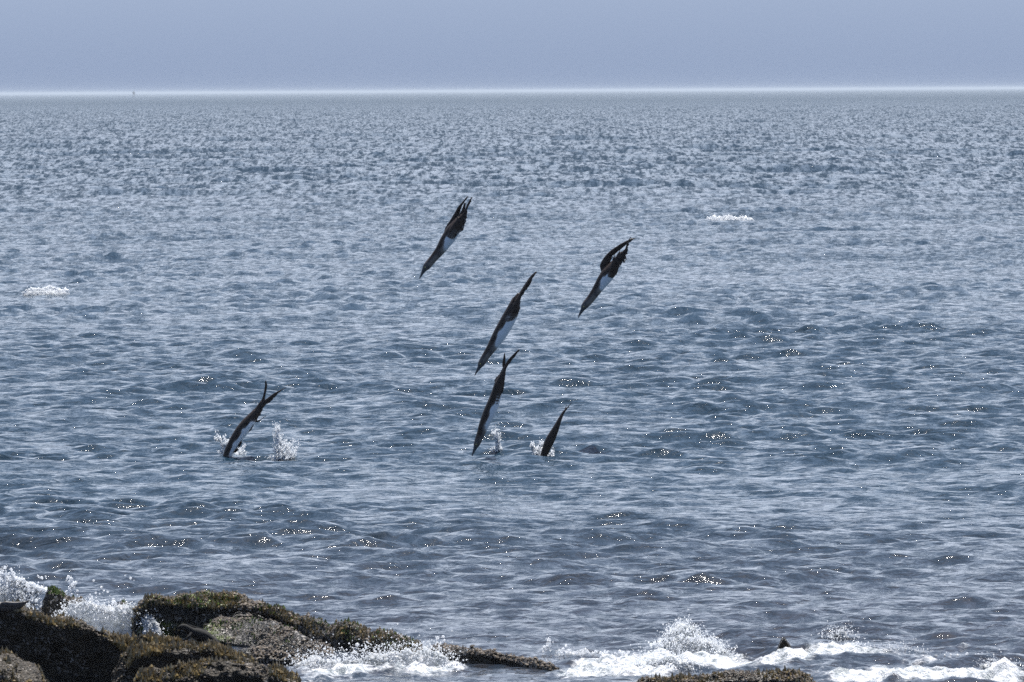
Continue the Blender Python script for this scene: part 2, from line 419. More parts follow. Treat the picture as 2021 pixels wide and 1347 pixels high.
# (photo x, photo y, radius x, radius y, strength) on the water surface
FOAM_SPOTS = [
    (40, 1235, 90, 26, 1.0), (150, 1235, 95, 22, 0.9), (240, 1245, 80, 16, 0.8), (10, 1200, 60, 25, .9),
    (640, 1322, 90, 16, 1.0), (760, 1322, 110, 18, 1.05), (860, 1318, 80, 16, 0.9), (600, 1345, 60, 14, .7), (700, 1345, 120, 12, .6),
    (1130, 1290, 70, 12, 0.8), (1200, 1315, 90, 14, 0.85), (1120, 1335, 60, 8, .8), (1060, 1328, 60, 5, .7),
    (1350, 1290, 90, 26, 1.05), (1440, 1312, 120, 12, 0.8), (1300, 1325, 80, 14, .7),
    (1650, 1292, 100, 12, 0.9), (1760, 1298, 110, 11, 1.0), (1860, 1308, 70, 9, 0.8), (1540, 1305, 80, 9, .7),
    (1680, 1330, 120, 16, 0.62), (1800, 1340, 160, 14, 0.75), (1960, 1335, 90, 14, 0.9), (1900, 1285, 60, 7, 0.7),
    (1980, 1245, 60, 6, 0.5), (1500, 1225, 120, 4, 0.35), (1300, 1225, 60, 4, 0.5), (1660, 1262, 40, 8, .8),
    (1437, 437, 36, 4, 0.75), (1960, 714, 40, 4, 0.35), (95, 577, 40, 4, 0.5), (1700, 452, 70, 4, 0.3),
    (440, 897, 34, 4, 0.6), (560, 908, 36, 4, 0.75), (985, 903, 28, 4, 0.6), (1075, 908, 32, 4, 0.6),
]
FOAM_HUMPS = [(1660, 1288, 130, 12, 0.035), (1800, 1296, 120, 10, 0.03), (1350, 1285, 80, 14, 0.03), (760, 1318, 110, 14, 0.03),
    (200, 1235, 120, 14, 0.04), (30, 1215, 60, 14, 0.05), (880, 1200, 200, 9, 0.05), (1500, 1218, 300, 7, 0.03), (1850, 1195, 200, 7, 0.05), (1900, 1240, 160, 7, .035),
    (1260, 1185, 200, 7, .03), (300, 1143, 260, 7, .03)]
build_sea()

# ------------------------------------------------------------------ rocks and foam banks, lofted along their crests
def smooth_interp(xs, xp, fp):
    return np.interp(xs, xp, fp)
def ridge_surface(st, res=0.008, nv=84, tilt=1.6, back=0.45, rough=1.0, seed=0, foot=0.10, freq=1.0, rel=1.0):
    """st rows: photo x, crest y, shoulder y, foot y, distance of the crest"""
    st = np.array(st, dtype=float)
    m_px = st[:, 4].mean() / FPX
    nu = max(24, int((st[-1, 0] - st[0, 0]) * m_px / res))
    us = np.linspace(st[0, 0], st[-1, 0], nu)
    cr_, ed, bo, Dc = [smooth_interp(us, st[:, 0], st[:, k]) for k in (1, 2, 3, 4)]
    ker = np.hanning(9); ker /= ker.sum()
    def sm(a): return np.convolve(np.pad(a, 4, mode='edge'), ker, 'valid')
    cr_, ed, bo, Dc = map(sm, (cr_, ed, bo, Dc))
    S = np.zeros((nu, 7, 3))
    for i, x in enumerate(us):
        D = Dc[i]
        drop = max(2.0, ed[i] - cr_[i]) * D / FPX
        De = D - max(0.04, tilt * drop)
        Df = De - max(0.02, 0.12 * (bo[i] - ed[i]) * D / FPX)
        c = pix(x, cr_[i], D); e = pix(x, ed[i], De); f = pix(x, bo[i], Df)
        m1 = pix(x, cr_[i] + 0.33 * (ed[i] - cr_[i]), D - 0.5 * (D - De))
        g = f.copy(); g[2] = min(f[2] - 0.02, -foot)
        fm = 0.5 * (e + f); fm[1] += 0.02
        b1 = c.copy(); b1[1] += back * 0.5; b1[2] -= 0.10 * back + 0.02
        b2 = c.copy(); b2[1] += back; b2[2] = min(-foot, c[2] - 0.2)
        S[i] = [b2, b1, c, m1, e, fm, g]
    # catmull-rom across the section
    tt = np.linspace(0, 6, nv); k0 = np.clip(np.floor(tt).astype(int), 0, 5); f = (tt - k0)[None, :, None]
    gp = lambda k: S[:, np.clip(k, 0, 6)]
    p0, p1, p2, p3 = gp(k0 - 1), gp(k0), gp(k0 + 1), gp(k0 + 2)
    G = 0.5 * ((2 * p1) + (p2 - p0) * f + (2 * p0 - 5 * p1 + 4 * p2 - p3) * f ** 2 + (-p0 + 3 * p1 - 3 * p2 + p3) * f ** 3)
    # round the ends off
    cen = G.mean(1, keepdims=True); cen[..., 2] = G[..., 2].min(1, keepdims=True)
    t = np.linspace(0, 1, nu); en = np.minimum(t, 1 - t) * nu * res / 0.10
    sc = np.sqrt(1 - (1 - np.clip(en, 0, 1)) ** 2)[:, None, None]; sc = 0.02 + 0.98 * sc
    G = cen + (G - cen) * np.concatenate([np.ones_like(sc), sc, sc], -1)
    du = np.gradient(G, axis=0); dv = np.gradient(G, axis=1)
    nrm = np.cross(du, dv); nrm /= np.linalg.norm(nrm, axis=-1, keepdims=True) + 1e-9
    if nrm[nu // 2, nv // 3, 2] < 0: nrm = -nrm
    disp = rough * (0.020 * (0.5 - 1.3 * np.abs(fbm(G * 9 * freq, 3, seed + 5))) + 0.020 * fbm(G * 4.5 * freq, 3, seed) + 0.011 * fbm(G * 17 * freq, 3, seed + 9) + 0.0065 * (0.3 - np.abs(fbm(G * 55 * freq, 2, seed + 19))))
    G = G + nrm * disp[..., None]
    return G, nrm
def rock(label, st, mat, algae=0.0, seed=0, cat='rock', name='rock', algae_fn=None, **kw):
    G, nrm = ridge_surface(st, seed=seed, **kw)
    nu, nv = G.shape[:2]
    V, c = centred(G.reshape(-1, 3))
    F = grid_faces(nu, nv)
    me = np_mesh(name, V, F[:, ::-1] if nrm[nu // 2, nv // 3, 2] < 0 else F)
    al = np.clip(nrm[..., 2], 0, 1) * algae
    if algae_fn is not None:
        px, py = proj(G[..., 0], G[..., 1], G[..., 2]); al = al + algae_fn(px, py) * np.clip(nrm[..., 2] + 0.35, 0, 1)
    set_attr(me, 'algae', al)
    o = link(name, me, mat, loc=c)
    tag(o, label, cat)
    # crust of barnacles, weed tufts and grit that catches the light
    return o, G, nrm
ICO = None
def ico():
    global ICO
    if ICO is None:
        bm = bmesh.new(); bmesh.ops.create_icosphere(bm, subdivisions=1, radius=1)
        V = np.array([v.co[:] for v in bm.verts]); F = np.array([[v.index for v in f.verts] for f in bm.faces]); bm.free()
        ICO = (V, F)
    return ICO
OCT = (np.array([[1,0,0],[-1,0,0],[0,1,0],[0,-1,0],[0,0,1],[0,0,-1]], float), np.array([[0,2,4],[2,1,4],[1,3,4],[3,0,4],[2,0,5],[1,2,5],[3,1,5],[0,3,5]]))
def blobs(pts, rad, stretch=None, seed=0, jitter=0.25, oct_=False):
    V, F = OCT if oct_ else ico(); r = np.random.default_rng(seed); n = len(pts)
    rad = np.asarray(rad)
    S = np.ones((n, 3)) if stretch is None else stretch
    VV = V[None] * (1 + jitter * r.normal(size=(n, len(V), 1)).clip(-1.6, 1.6)) * rad[:, None, None] * S[:, None, :] + np.asarray(pts)[:, None, :]
    FF = F[None] + (np.arange(n) * len(V))[:, None, None]
    return VV.reshape(-1, 3), FF.reshape(-1, 3)
def crust(parent, G, nrm, n, mat, rmin, rmax, seed, name='barnacle_crust', zmin=-0.02, up=0.35):
    r = np.random.default_rng(seed)
    g = G.reshape(-1, 3); nn = nrm.reshape(-1, 3)
    ok = np.nonzero((nn[:, 2] > up) & (g[:, 2] > zmin) & (vnoise(g * 7, seed) + 0.35 > r.random(len(g)) * 0.9))[0]
    if len(ok) == 0: return
    pick = r.choice(ok, min(n, len(ok)), replace=False)
    rad = rmin + (rmax - rmin) * r.random(len(pick)) ** 2.2
    pts = g[pick] + nn[pick] * rad[:, None] * 0.3 + r.normal(size=(len(pick), 3)) * 0.004
    tuft = 'weed' in name
    k3 = (0.5 + 0.6 * r.random((len(pick), 3))) if tuft else np.ones((len(pick), 3))
    k3[:, 2] = (0.9 + 1.6 * r.random(len(pick))) if tuft else (0.6 + 0.6 * r.random(len(pick)))
    V, F = blobs(pts, rad, k3, seed, oct_=True)
    V = V - np.array(parent.location)
    o = link(name, np_mesh(name, V, F, smooth=False), mat, parent=parent); o['kind'] = 'stuff'
M_SHELL = plain('pale_barnacles', (0.20, 0.165, 0.125), 0.16, 30, 0.9)
M_WEED = plain('weed_tufts', (0.20, 0.145, 0.06), 0.3, 25, 0.7)
M_MOSS = plain('green_weed_tufts', (0.085, 0.12, 0.012), 0.5, 25, 0.6)

def g_left(px, py): return 0.55 * np.exp(-((px - 290) / 60) ** 2) + 0.5 * np.exp(-((px - 400) / 80) ** 2)
o, G, nr = rock('long dark rock ridge furthest back, sloping down to the right with green crusted crest',
    [(262, 1189, 1198, 1262, 46.8), (285, 1185, 1193, 1266, 46.8), (330, 1186, 1194, 1266, 46.8), (370, 1181, 1196, 1264, 46.8), (405, 1178, 1201, 1256, 46.8), (440, 1177, 1197, 1240, 46.8),
     (480, 1182, 1201, 1232, 46.8), (520, 1197, 1208, 1240, 46.8), (560, 1212, 1222, 1256, 46.75), (595, 1222, 1240, 1270, 46.7), (618, 1228, 1264, 1280, 46.4), (645, 1232, 1266, 1298, 46.1),
     (670, 1236, 1263, 1304, 45.9), (710, 1245, 1266, 1308, 45.7), (750, 1253, 1276, 1308, 45.5), (790, 1260, 1288, 1304, 45.3), (825, 1270, 1288, 1302, 45.2), (850, 1284, 1292, 1302, 45.1)],
    M_DARK, 0.12, 1, algae_fn=g_left)
crust(o, G, nr, 5200, M_SHELL, 0.004, 0.012, 1); crust(o, G, nr, 800, M_MOSS, 0.004, 0.011, 2, 'weed_tufts', up=0.35); crust(o, G, nr, 3000, M_WEED, 0.004, 0.011, 22, 'brown_weed', up=0.1)
o, G, nr = rock('narrow rock ledge under the overhang of the long ridge, above the speckled dome',
    [(436, 1212, 1217, 1236, 46.55), (470, 1209, 1216, 1236, 46.55), (505, 1212, 1219, 1240, 46.55), (530, 1222, 1228, 1250, 46.55), (555, 1238, 1242, 1256, 46.55)],
    M_DARK, 0.05, 2, back=0.3, rough=0.6)
crust(o, G, nr, 700, M_SHELL, 0.004, 0.011, 3)
o, G, nr = rock('low dome of speckled grey rock, green weed on its left flank',
    [(388, 1242, 1262, 1296, 46.3), (410, 1230, 1262, 1296, 46.3), (450, 1224, 1268, 1296, 46.3), (500, 1225, 1274, 1300, 46.2), (545, 1233, 1281, 1302, 46.0), (580, 1248, 1285, 1304, 45.8), (615, 1265, 1290, 1306, 45.6), (655, 1280, 1296, 1308, 45.4), (680, 1292, 1300, 1310, 45.2)],
    M_DARK, 0.05, 3, back=0.35, rough=0.7, tilt=2.2, algae_fn=lambda px, py: 0.36 * np.exp(-((px - 415) / 45) ** 2) + 0.28 * np.exp(-((px - 470) / 50) ** 2 - ((py - 1230) / 12) ** 2))
crust(o, G, nr, 3600, M_SHELL, 0.004, 0.0105, 4); crust(o, G, nr, 260, M_MOSS, 0.004, 0.009, 5, 'weed_tufts', up=0.3)
o, G, nr = rock('wet glittering rock shelf beside the foam, below the speckled dome',
    [(440, 1292, 1306, 1330, 44.9), (480, 1283, 1302, 1330, 44.9), (540, 1284, 1304, 1332, 44.8), (590, 1290, 1303, 1326, 44.7), (630, 1296, 1304, 1320, 44.7), (660, 1300, 1305, 1314, 44.7)],
    M_DARK, 0.0, 5, back=0.35, rough=0.8)
crust(o, G, nr, 1800, M_SHELL, 0.004, 0.011, 6)
o, G, nr = rock('brown weedy rock ridge with black sunless face, running right from the left edge',
    [(-90, 1188, 1205, 1400, 43.1), (-40, 1196, 1212, 1400, 43.1), (0, 1202, 1214, 1400, 43.1), (40, 1205, 1219, 1400, 43.1), (62, 1214, 1229, 1400, 43.1), (95, 1227, 1243, 1400, 43.1), (140, 1233, 1248, 1400, 43.1), (180, 1242, 1252, 1400, 43.1),
     (215, 1254, 1270, 1400, 43.1), (260, 1263, 1284, 1400, 43.1), (310, 1262, 1290, 1400, 43.1), (360, 1268, 1296, 1380, 43.1), (410, 1276, 1302, 1370, 43.1), (450, 1286, 1308, 1365, 43.1), (490, 1300, 1316, 1360, 43.1), (530, 1312, 1326, 1360, 43.1)],
    M_BROWN, 0.02, 6, back=0.6, rough=1.0)
crust(o, G, nr, 8000, M_WEED, 0.005, 0.014, 7, 'weed_tufts', up=0.45); crust(o, G, nr, 1100, M_SHELL, 0.003, 0.008, 8, up=0.2)
RIDGE4 = G
o, G, nr = rock('small brown hump of weedy rock just behind the ridge, at the edge of the surge',
    [(80, 1232, 1238, 1262, 43.6), (95, 1222, 1232, 1262, 43.6), (115, 1219, 1232, 1262, 43.6), (140, 1224, 1236, 1262, 43.6), (165, 1232, 1240, 1262, 43.6), (190, 1244, 1248, 1262, 43.6)],
    M_BROWN, 0.0, 8, back=0.2, rough=0.5)
crust(o, G, nr, 900, M_WEED, 0.004, 0.011, 9, 'weed_tufts')
o, G, nr = rock('rounded brown mound in front with a dark hollow across its middle',
    [(214, 1347, 1360, 1420, 42.75), (232, 1302, 1330, 1420, 42.75), (255, 1285, 1306, 1420, 42.75), (300, 1281, 1296, 1410, 42.75), (350, 1279, 1290, 1400, 42.75), (400, 1280, 1292, 1400, 42.75), (440, 1288, 1300, 1400, 42.75), (475, 1302, 1311, 1400, 42.75), (505, 1318, 1326, 1400, 42.75)],
    M_BROWN, 0.02, 10, back=0.3, rough=1.3)
crust(o, G, nr, 3600, M_WEED, 0.005, 0.013, 10, 'weed_tufts', up=0.45); crust(o, G, nr, 350, M_SHELL, 0.003, 0.008, 11, up=0.1)
o, G, nr = rock('lowest brown rock at the bottom edge, below the hollow of the front mound',
    [(250, 1345, 1370, 1430, 42.2), (300, 1326, 1350, 1430, 42.2), (350, 1316, 1342, 1430, 42.2), (420, 1311, 1336, 1430, 42.2), (480, 1311, 1334, 1430, 42.2), (530, 1314, 1338, 1430, 42.2), (560, 1326, 1350, 1430, 42.2), (590, 1345, 1365, 1430, 42.2), (610, 1360, 1380, 1430, 42.2)],
    M_BROWN, 0.02, 12, back=0.3, rough=1.4)
crust(o, G, nr, 4200, M_WEED, 0.005, 0.013, 12, 'weed_tufts', up=0.45); crust(o, G, nr, 650, M_SHELL, 0.003, 0.008, 13, up=0.1)
o, G, nr = rock('weedy brown boulder in the bottom left corner, lit along its whole slope',
    [(-100, 1270, 1345, 1440, 41.9), (-40, 1275, 1345, 1440, 41.9), (0, 1287, 1350, 1440, 41.9), (35, 1301, 1362, 1440, 41.9), (70, 1318, 1380, 1440, 41.9), (95, 1336, 1390, 1440, 41.9), (110, 1358, 1400, 1440, 41.9)],
    M_BROWN, 0.02, 14, back=0.3, rough=0.9, tilt=1.9)
crust(o, G, nr, 4500, M_WEED, 0.005, 0.013, 14, 'weed_tufts', up=0.45); crust(o, G, nr, 750, M_SHELL, 0.003, 0.008, 15, up=0.0)
o, G, nr = rock('low wet barnacled rock spit tapering into the foam right of the long ridge',
    [(826, 1283, 1290, 1312, 45.0), (860, 1277, 1288, 1316, 44.9), (900, 1281, 1291, 1318, 44.8), (950, 1286, 1294, 1320, 44.6), (1000, 1294, 1304, 1322, 44.5), (1050, 1303, 1316, 1326, 44.3), (1090, 1314, 1325, 1330, 44.1), (1130, 1327, 1330, 1334, 44.0)],
    M_DARK, 0.02, 16, back=0.3, rough=0.65)
crust(o, G, nr, 3000, M_SHELL, 0.004, 0.011, 16)
o, G, nr = rock('flat wet rock awash at the bottom edge, right of the centre, streaked with weed',
    [(1235, 1350, 1356, 1400, 42.6), (1290, 1342, 1350, 1400, 42.6), (1350, 1336, 1350, 1400, 42.6), (1420, 1332, 1348, 1400, 42.6), (1500, 1328, 1346, 1400, 42.6), (1560, 1327, 1344, 1400, 42.6), (1590, 1330, 1350, 1400, 42.6), (1620, 1345, 1356, 1400, 42.6)],
    M_DARK, 0.03, 18, back=0.35, rough=0.6, tilt=2.0)
crust(o, G, nr, 3000, M_SHELL, 0.003, 0.008, 17); crust(o, G, nr, 800, M_WEED, 0.005, 0.011, 18, 'brown_weed')
o, G, nr = rock('steep black boulder with a bright green weed cap beside the big white splash',
    [(68, 1214, 1220, 1235, 47.6), (80, 1190, 1202, 1232, 47.6), (92, 1168, 1182, 1228, 47.6), (105, 1161, 1174, 1224, 47.6), (118, 1166, 1180, 1222, 47.6), (130, 1178, 1188, 1218, 47.6), (142, 1184, 1194, 1216, 47.6), (160, 1189, 1198, 1216, 47.6), (178, 1197, 1203, 1214, 47.6), (192, 1206, 1210, 1216, 47.6)],
    M_DARK, 0.32, 20, back=0.3, rough=0.75, tilt=0.6, res=0.006)
crust(o, G, nr, 260, M_MOSS, 0.004, 0.009, 19, 'weed_tufts', up=0.6); crust(o, G, nr, 350, M_SHELL, 0.003, 0.007, 20, up=-0.6)
o, G, nr = rock('low mossy rock between the two surges, smallest of the rocks along the back',
    [(186, 1204, 1208, 1222, 48.2), (200, 1198, 1204, 1222, 48.2), (212, 1200, 1207, 1222, 48.2), (222, 1206, 1210, 1222, 48.2)],
    M_DARK, 0.35, 24, back=0.2, rough=0.45, tilt=0.8, res=0.006)
crust(o, G, nr, 160, M_MOSS, 0.005, 0.012, 21, 'weed_tufts', up=0.1)
o, G, nr = rock('lumpy dark rock speckled with spray drops, touching the left end of the long ridge',
    [(218, 1200, 1206, 1222, 48.1), (230, 1190, 1197, 1224, 48.1), (242, 1185, 1193, 1224, 48.1), (254, 1189, 1196, 1224, 48.1), (268, 1196, 1202, 1226, 48.1)],
    M_DARK, 0.25, 26, back=0.2, rough=0.5, tilt=0.8, res=0.006)
crust(o, G, nr, 140, M_MOSS, 0.005, 0.012, 23, 'weed_tufts', up=0.1); crust(o, G, nr, 120, M_SHELL, 0.003, 0.006, 24, up=-0.6)
o, G, nr = rock('small black rock standing alone in the breaking water at the lower right',
    [(1520, 1281, 1283, 1296, 45.0), (1532, 1266, 1271, 1296, 45.0), (1546, 1253, 1261, 1296, 45.0), (1560, 1260, 1268, 1296, 45.0), (1576, 1281, 1284, 1296, 45.0)],
    M_DARK, 0.0, 28, back=0.12, rough=0.35, tilt=0.6, res=0.004)

# ------------------------------------------------------------------ foam banks and splashes
def foam_bank(label, st, seed, drops=300, spread=0.05, lift=0.06, cat='foam', name='foam_bank', rough=0.8, rmax=0.010):
    G, nrm = ridge_surface(st, res=0.010, nv=56, tilt=1.2, back=0.4, rough=rough, seed=seed + 100, foot=0.08, freq=1.5)
    G = G + nrm * (0.016 * fbm(G * 22, 4, seed + 60, gain=0.62) + 0.010 * fbm(G * 60, 3, seed + 61))[..., None]
    V, c = centred(G.reshape(-1, 3))
    o = link(name, np_mesh(name, V, grid_faces(*G.shape[:2])), M_DROP if name == 'whitecap' else M_FOAM, loc=c); tag(o, label, cat)
    r = np.random.default_rng(seed)
    g = G[:, 10:44].reshape(-1, 3); nn = nrm[:, 10:44].reshape(-1, 3)
    drops = int(drops * 3.0); pk = r.choice(len(g), drops)
    pts = g[pk] + nn[pk] * np.abs(r.normal(size=(drops, 1))) * spread * 0.5 + r.normal(size=(drops, 3)) * np.array([0.02, 0.03, 0.01])
    pts[:, 2] += r.exponential(lift * 0.35, drops)
    rad = 0.0013 + (rmax * 0.55 - 0.0013) * r.random(drops) ** 3
    Vd, Fd = blobs(pts, rad, None, seed, 0.15, True)
    d = link('spray', np_mesh('spray', Vd - np.array(c), Fd), M_DROP, parent=o); d['kind'] = 'stuff'
    return o
foam_bank('big white burst of foam at the left edge, behind the steep green-capped boulder',
    [(-70, 1150, 1180, 1240, 49.3), (-20, 1143, 1175, 1240, 49.2), (15, 1150, 1180, 1240, 49.1), (35, 1163, 1190, 1240, 49.0), (50, 1184, 1205, 1240, 48.9), (62, 1200, 1215, 1240, 48.9), (76, 1214, 1222, 1240, 48.8)], 1, 1200, 0.06, 0.05, rough=1.2)
foam_bank('white surge of foam pouring between the green-capped boulder and the brown ridge',
    [(94, 1224, 1230, 1250, 47.2), (110, 1213, 1222, 1250, 47.2), (132, 1203, 1214, 1250, 47.2), (155, 1192, 1210, 1250, 47.2), (175, 1190, 1212, 1250, 47.2), (195, 1203, 1218, 1250, 47.1), (215, 1207, 1220, 1250, 47.1), (235, 1202, 1220, 1256, 47.0), (262, 1200, 1222, 1260, 46.9), (285, 1212, 1236, 1264, 46.8), (308, 1226, 1246, 1266, 46.7), (326, 1246, 1256, 1268, 46.6)], 2, 900, 0.02, 0.02, rough=0.8)
foam_bank('rolling white foam in front of the long ridge, left of the barnacled spit',
    [(560, 1322, 1330, 1350, 44.4), (600, 1308, 1320, 1350, 44.4), (650, 1305, 1318, 1350, 44.4), (700, 1306, 1320, 1350, 44.4), (750, 1298, 1316, 1350, 44.4), (790, 1289, 1310, 1350, 44.4), (830, 1286, 1308, 1345, 44.4), (865, 1292, 1312, 1345, 44.3), (890, 1304, 1316, 1340, 44.3), (915, 1318, 1324, 1340, 44.2)], 3, 1200, 0.06, 0.05, rough=0.8)
foam_bank('tall pointed burst of foam thrown up in the open water right of the spit',
    [(1285, 1300, 1308, 1330, 45.3), (1305, 1272, 1290, 1330, 45.3), (1322, 1248, 1276, 1330, 45.3), (1340, 1240, 1270, 1330, 45.3), (1356, 1237, 1268, 1330, 45.3), (1370, 1254, 1276, 1330, 45.3), (1390, 1272, 1290, 1330, 45.2), (1420, 1283, 1296, 1325, 45.2), (1460, 1294, 1302, 1320, 45.1)], 4, 1700, 0.03, 0.025, rough=1.4)
foam_bank('low ragged foam spilling over the water between the spit and the pointed burst',
    [(1210, 1330, 1336, 1350, 44.1), (1240, 1316, 1326, 1350, 44.1), (1275, 1312, 1324, 1350, 44.1), (1310, 1304, 1320, 1348, 44.1), (1350, 1308, 1322, 1346, 44.1), (1385, 1318, 1328, 1344, 44.1)], 5, 700, 0.06, 0.05, rough=1.0)
foam_bank('small white foam peak behind the long breaking crest, right of the lone black rock',
    [(1612, 1274, 1278, 1286, 46.5), (1635, 1262, 1270, 1286, 46.5), (1660, 1250, 1262, 1286, 46.5), (1678, 1253, 1264, 1286, 46.5), (1695, 1268, 1274, 1286, 46.5)], 6, 400, 0.05, 0.04, rough=0.7)
foam_bank('long low breaking crest of white foam at the lower right',
    [(1560, 1304, 1310, 1320, 45.4), (1600, 1290, 1299, 1318, 45.4), (1645, 1281, 1291, 1316, 45.4), (1690, 1284, 1296, 1316, 45.4), (1740, 1287, 1301, 1318, 45.3), (1790, 1290, 1303, 1320, 45.3), (1830, 1297, 1306, 1322, 45.2), (1870, 1307, 1312, 1322, 45.1)], 7, 900, 0.04, 0.03, rough=0.7)
foam_bank('rounded heap of foam near the lower right corner',
    [(1915, 1330, 1336, 1350, 44.1), (1940, 1317, 1328, 1350, 44.1), (1965, 1312, 1325, 1350, 44.1), (1990, 1318, 1328, 1350, 44.1), (2015, 1328, 1336, 1350, 44.1), (2060, 1326, 1334, 1350, 44.1)], 8, 500, 0.04, 0.03, rough=0.8)

foam_bank('little whitecap breaking in the far water to the right of the topmost diving bird',
    [(1390, 432, 436, 443, 198), (1406, 427, 432, 443, 198), (1422, 430, 434, 443, 198), (1440, 427, 433, 444, 198), (1456, 431, 434, 443, 198), (1472, 429, 433, 443, 198), (1490, 434, 437, 443, 198)], 9, 160, 0.05, 0.04, name='whitecap', rough=1.8, rmax=0.02)
foam_bank('little whitecap breaking in the far water near the left edge',
    [(44, 574, 579, 586, 127), (62, 569, 573, 586, 127), (80, 571, 574, 586, 127), (98, 567, 572, 586, 127), (115, 571, 575, 586, 127), (140, 574, 577, 586, 127)], 10, 110, 0.04, 0.03, name='whitecap', rough=1.3, rmax=0.012)
def plume(label, D, blobs_px, streaks, n, seed, base):
    """torn strings and clouds of fine drops: blobs_px (x,y,rx,ry,weight) and streaks (x0,y0,x1,y1,width,count) in photo pixels"""
    r = np.random.default_rng(seed); m = D / FPX
    P = []; RA = []
    w = np.array([b[4] for b in blobs_px], float); w /= w.sum()
    for (x, y, rx, ry, _), k in zip(blobs_px, (w * n).astype(int)):
        for _i in range(max(3, k // 22)):            # short curved strings of drops thrown upward
            a = r.normal(size=3) * 0.5; x0, y0 = x + a[0] * rx, y + a[1] * ry
            ln = ry * (0.35 + 0.9 * r.random()); dx = r.normal() * 0.25 * rx + 0.3 * a[0] * rx; q = 30 + int(r.random() * 26)
            t = r.random(q); wob = 0.8 + 1.6 * t
            px = x0 + dx * t + r.normal(size=q) * wob; py = y0 - ln * (t - 0.35) + r.normal(size=q) * wob
            py = np.minimum(py, base + r.random(q) * 2)
            for i in range(q): P.append(pix(px[i], py[i], D + (a[2] * rx + r.normal() * 2) * m))
            RA.append((0.0016 + 0.0056 * r.random(q) ** 2.4) * (1.15 - 0.4 * t))
    for (x0, y0, x1, y1, wd, k) in streaks:
        k = int(k * 1.6); t = r.random(k) ** 1.3; a = r.normal(size=(k, 3)) * wd * (0.3 + t[:, None])
        for i in range(k): P.append(pix(x0 + (x1 - x0) * t[i] + a[i, 0], y0 + (y1 - y0) * t[i] + a[i, 1], D + a[i, 2] * m))
        RA.append((0.0015 + 0.0050 * r.random(k) ** 2.4) * (1.1 - 0.5 * t))
    pts = np.array(P); rad = np.concatenate(RA)
    st = np.stack([1 + 0 * rad, 1 + 0 * rad, 0.9 + 1.6 * r.random(len(rad)) ** 2], -1)
    V, F = blobs(pts, rad, st, seed, 0.22, True)
    V, c = centred(V)
    o = link('water_splash', np_mesh('water_splash', V, F), M_DROP, loc=c)
    tag(o, label, 'splash', 'splashes where the birds hit the water'); return o
plume('splash at the base of the bird entering the water at the far left', 70.6,
      [(441, 888, 9, 12, 3), (446, 876, 9, 12, 2.2), (436, 868, 9, 10, 1.3), (452, 892, 16, 6, 2), (474, 891, 9, 7, 1.6), (462, 896, 22, 3, 1.5)],
      [(440, 885, 427, 852, 2.0, 140), (446, 882, 456, 862, 2.0, 60)], 1000, 31, 899)
plume('tall spreading birdless splash, just right of the bird entering at the far left', 70.0,
      [(552, 897, 14, 14, 4), (560, 884, 14, 16, 3), (566, 900, 18, 9, 3), (547, 868, 7, 18, 1.6), (575, 888, 18, 18, 1.2), (555, 905, 22, 5, 2)],
      [(548, 880, 542, 832, 2.2, 200), (555, 880, 546, 840, 2.5, 110), (562, 885, 590, 862, 5, 110), (568, 890, 582, 868, 4, 80), (552, 880, 556, 850, 3, 60), (570, 905, 584, 911, 2, 50)], 1700, 32, 912)
plume('narrow column of spray beside the bill of the lowest airborne bird', 70.3,
      [(979, 893, 9, 16, 3), (980, 872, 6, 16, 2.6), (978, 855, 6, 10, 1.4), (985, 901, 13, 5, 2.4), (972, 896, 7, 10, 1.2)],
      [(980, 870, 973, 846, 2, 60), (982, 875, 986, 850, 2.2, 60), (985, 898, 1000, 906, 2.2, 50), (981, 860, 982, 838, 2, 25)], 1150, 33, 905)
plume('splash around the sunk bird of which only wings and tail show', 69.9,
      [(1061, 890, 9, 10, 2.4), (1068, 898, 12, 7, 2.4), (1054, 882, 7, 7, 1.2), (1085, 900, 9, 8, 1.7), (1075, 905, 16, 4, 2)],
      [(1062, 890, 1048, 878, 2.4, 90), (1064, 885, 1068, 868, 3.4, 50), (1086, 900, 1094, 884, 2.2, 50)], 1000, 34, 908)
def spray(label, D, streaks, seed, rbig=0.010):
    r = np.random.default_rng(seed); m = D / FPX; pts = []; rad = []
    for (x0, y0, x1, y1, wd, k) in streaks:
        for _i in range(k):
            t = r.random(); a = r.normal(size=3) * wd
            pts.append(pix(x0 + (x1 - x0) * t + a[0], y0 + (y1 - y0) * t + a[1], D + a[2] * m * 2)); rad.append(0.0022 + rbig * r.random() ** 3)
    V, F = blobs(np.array(pts), np.array(rad), None, seed, 0.2); V, c = centred(V)
    o = link('flying_spray', np_mesh('flying_spray', V, F), M_DROP, loc=c); tag(o, label, 'spray', kind='stuff'); return o
spray('thrown sheets of spray arching over the foam burst at the left edge', 49.0,
      [(0, 1132, 22, 1150, 2.5, 160), (22, 1127, 28, 1145, 2, 60), (24, 1140, 60, 1158, 2.8, 260), (60, 1158, 88, 1166, 3.4, 260), (52, 1158, 66, 1190, 5, 380), (28, 1145, 54, 1175, 6, 240), (70, 1162, 74, 1190, 4, 120), (0, 1150, 30, 1160, 6, 200), (66, 1175, 72, 1210, 6, 300), (8, 1120, 12, 1130, 2, 12)], 41)
spray('scattered drops flying above the green-capped boulder and the surge', 48.6,
      [(130, 1175, 148, 1150, 2.5, 90), (134, 1150, 140, 1140, 2, 25), (75, 1138, 90, 1142, 2, 8), (160, 1165, 215, 1180, 12, 26), (225, 1200, 226, 1186, 2.0, 60), (100, 1165, 115, 1200, 12, 14), (178, 1182, 182, 1190, 1.5, 25), (240, 1130, 300, 1140, 8, 5), (1230, 1255, 1290, 1262, 8, 10)], 42, 0.008)
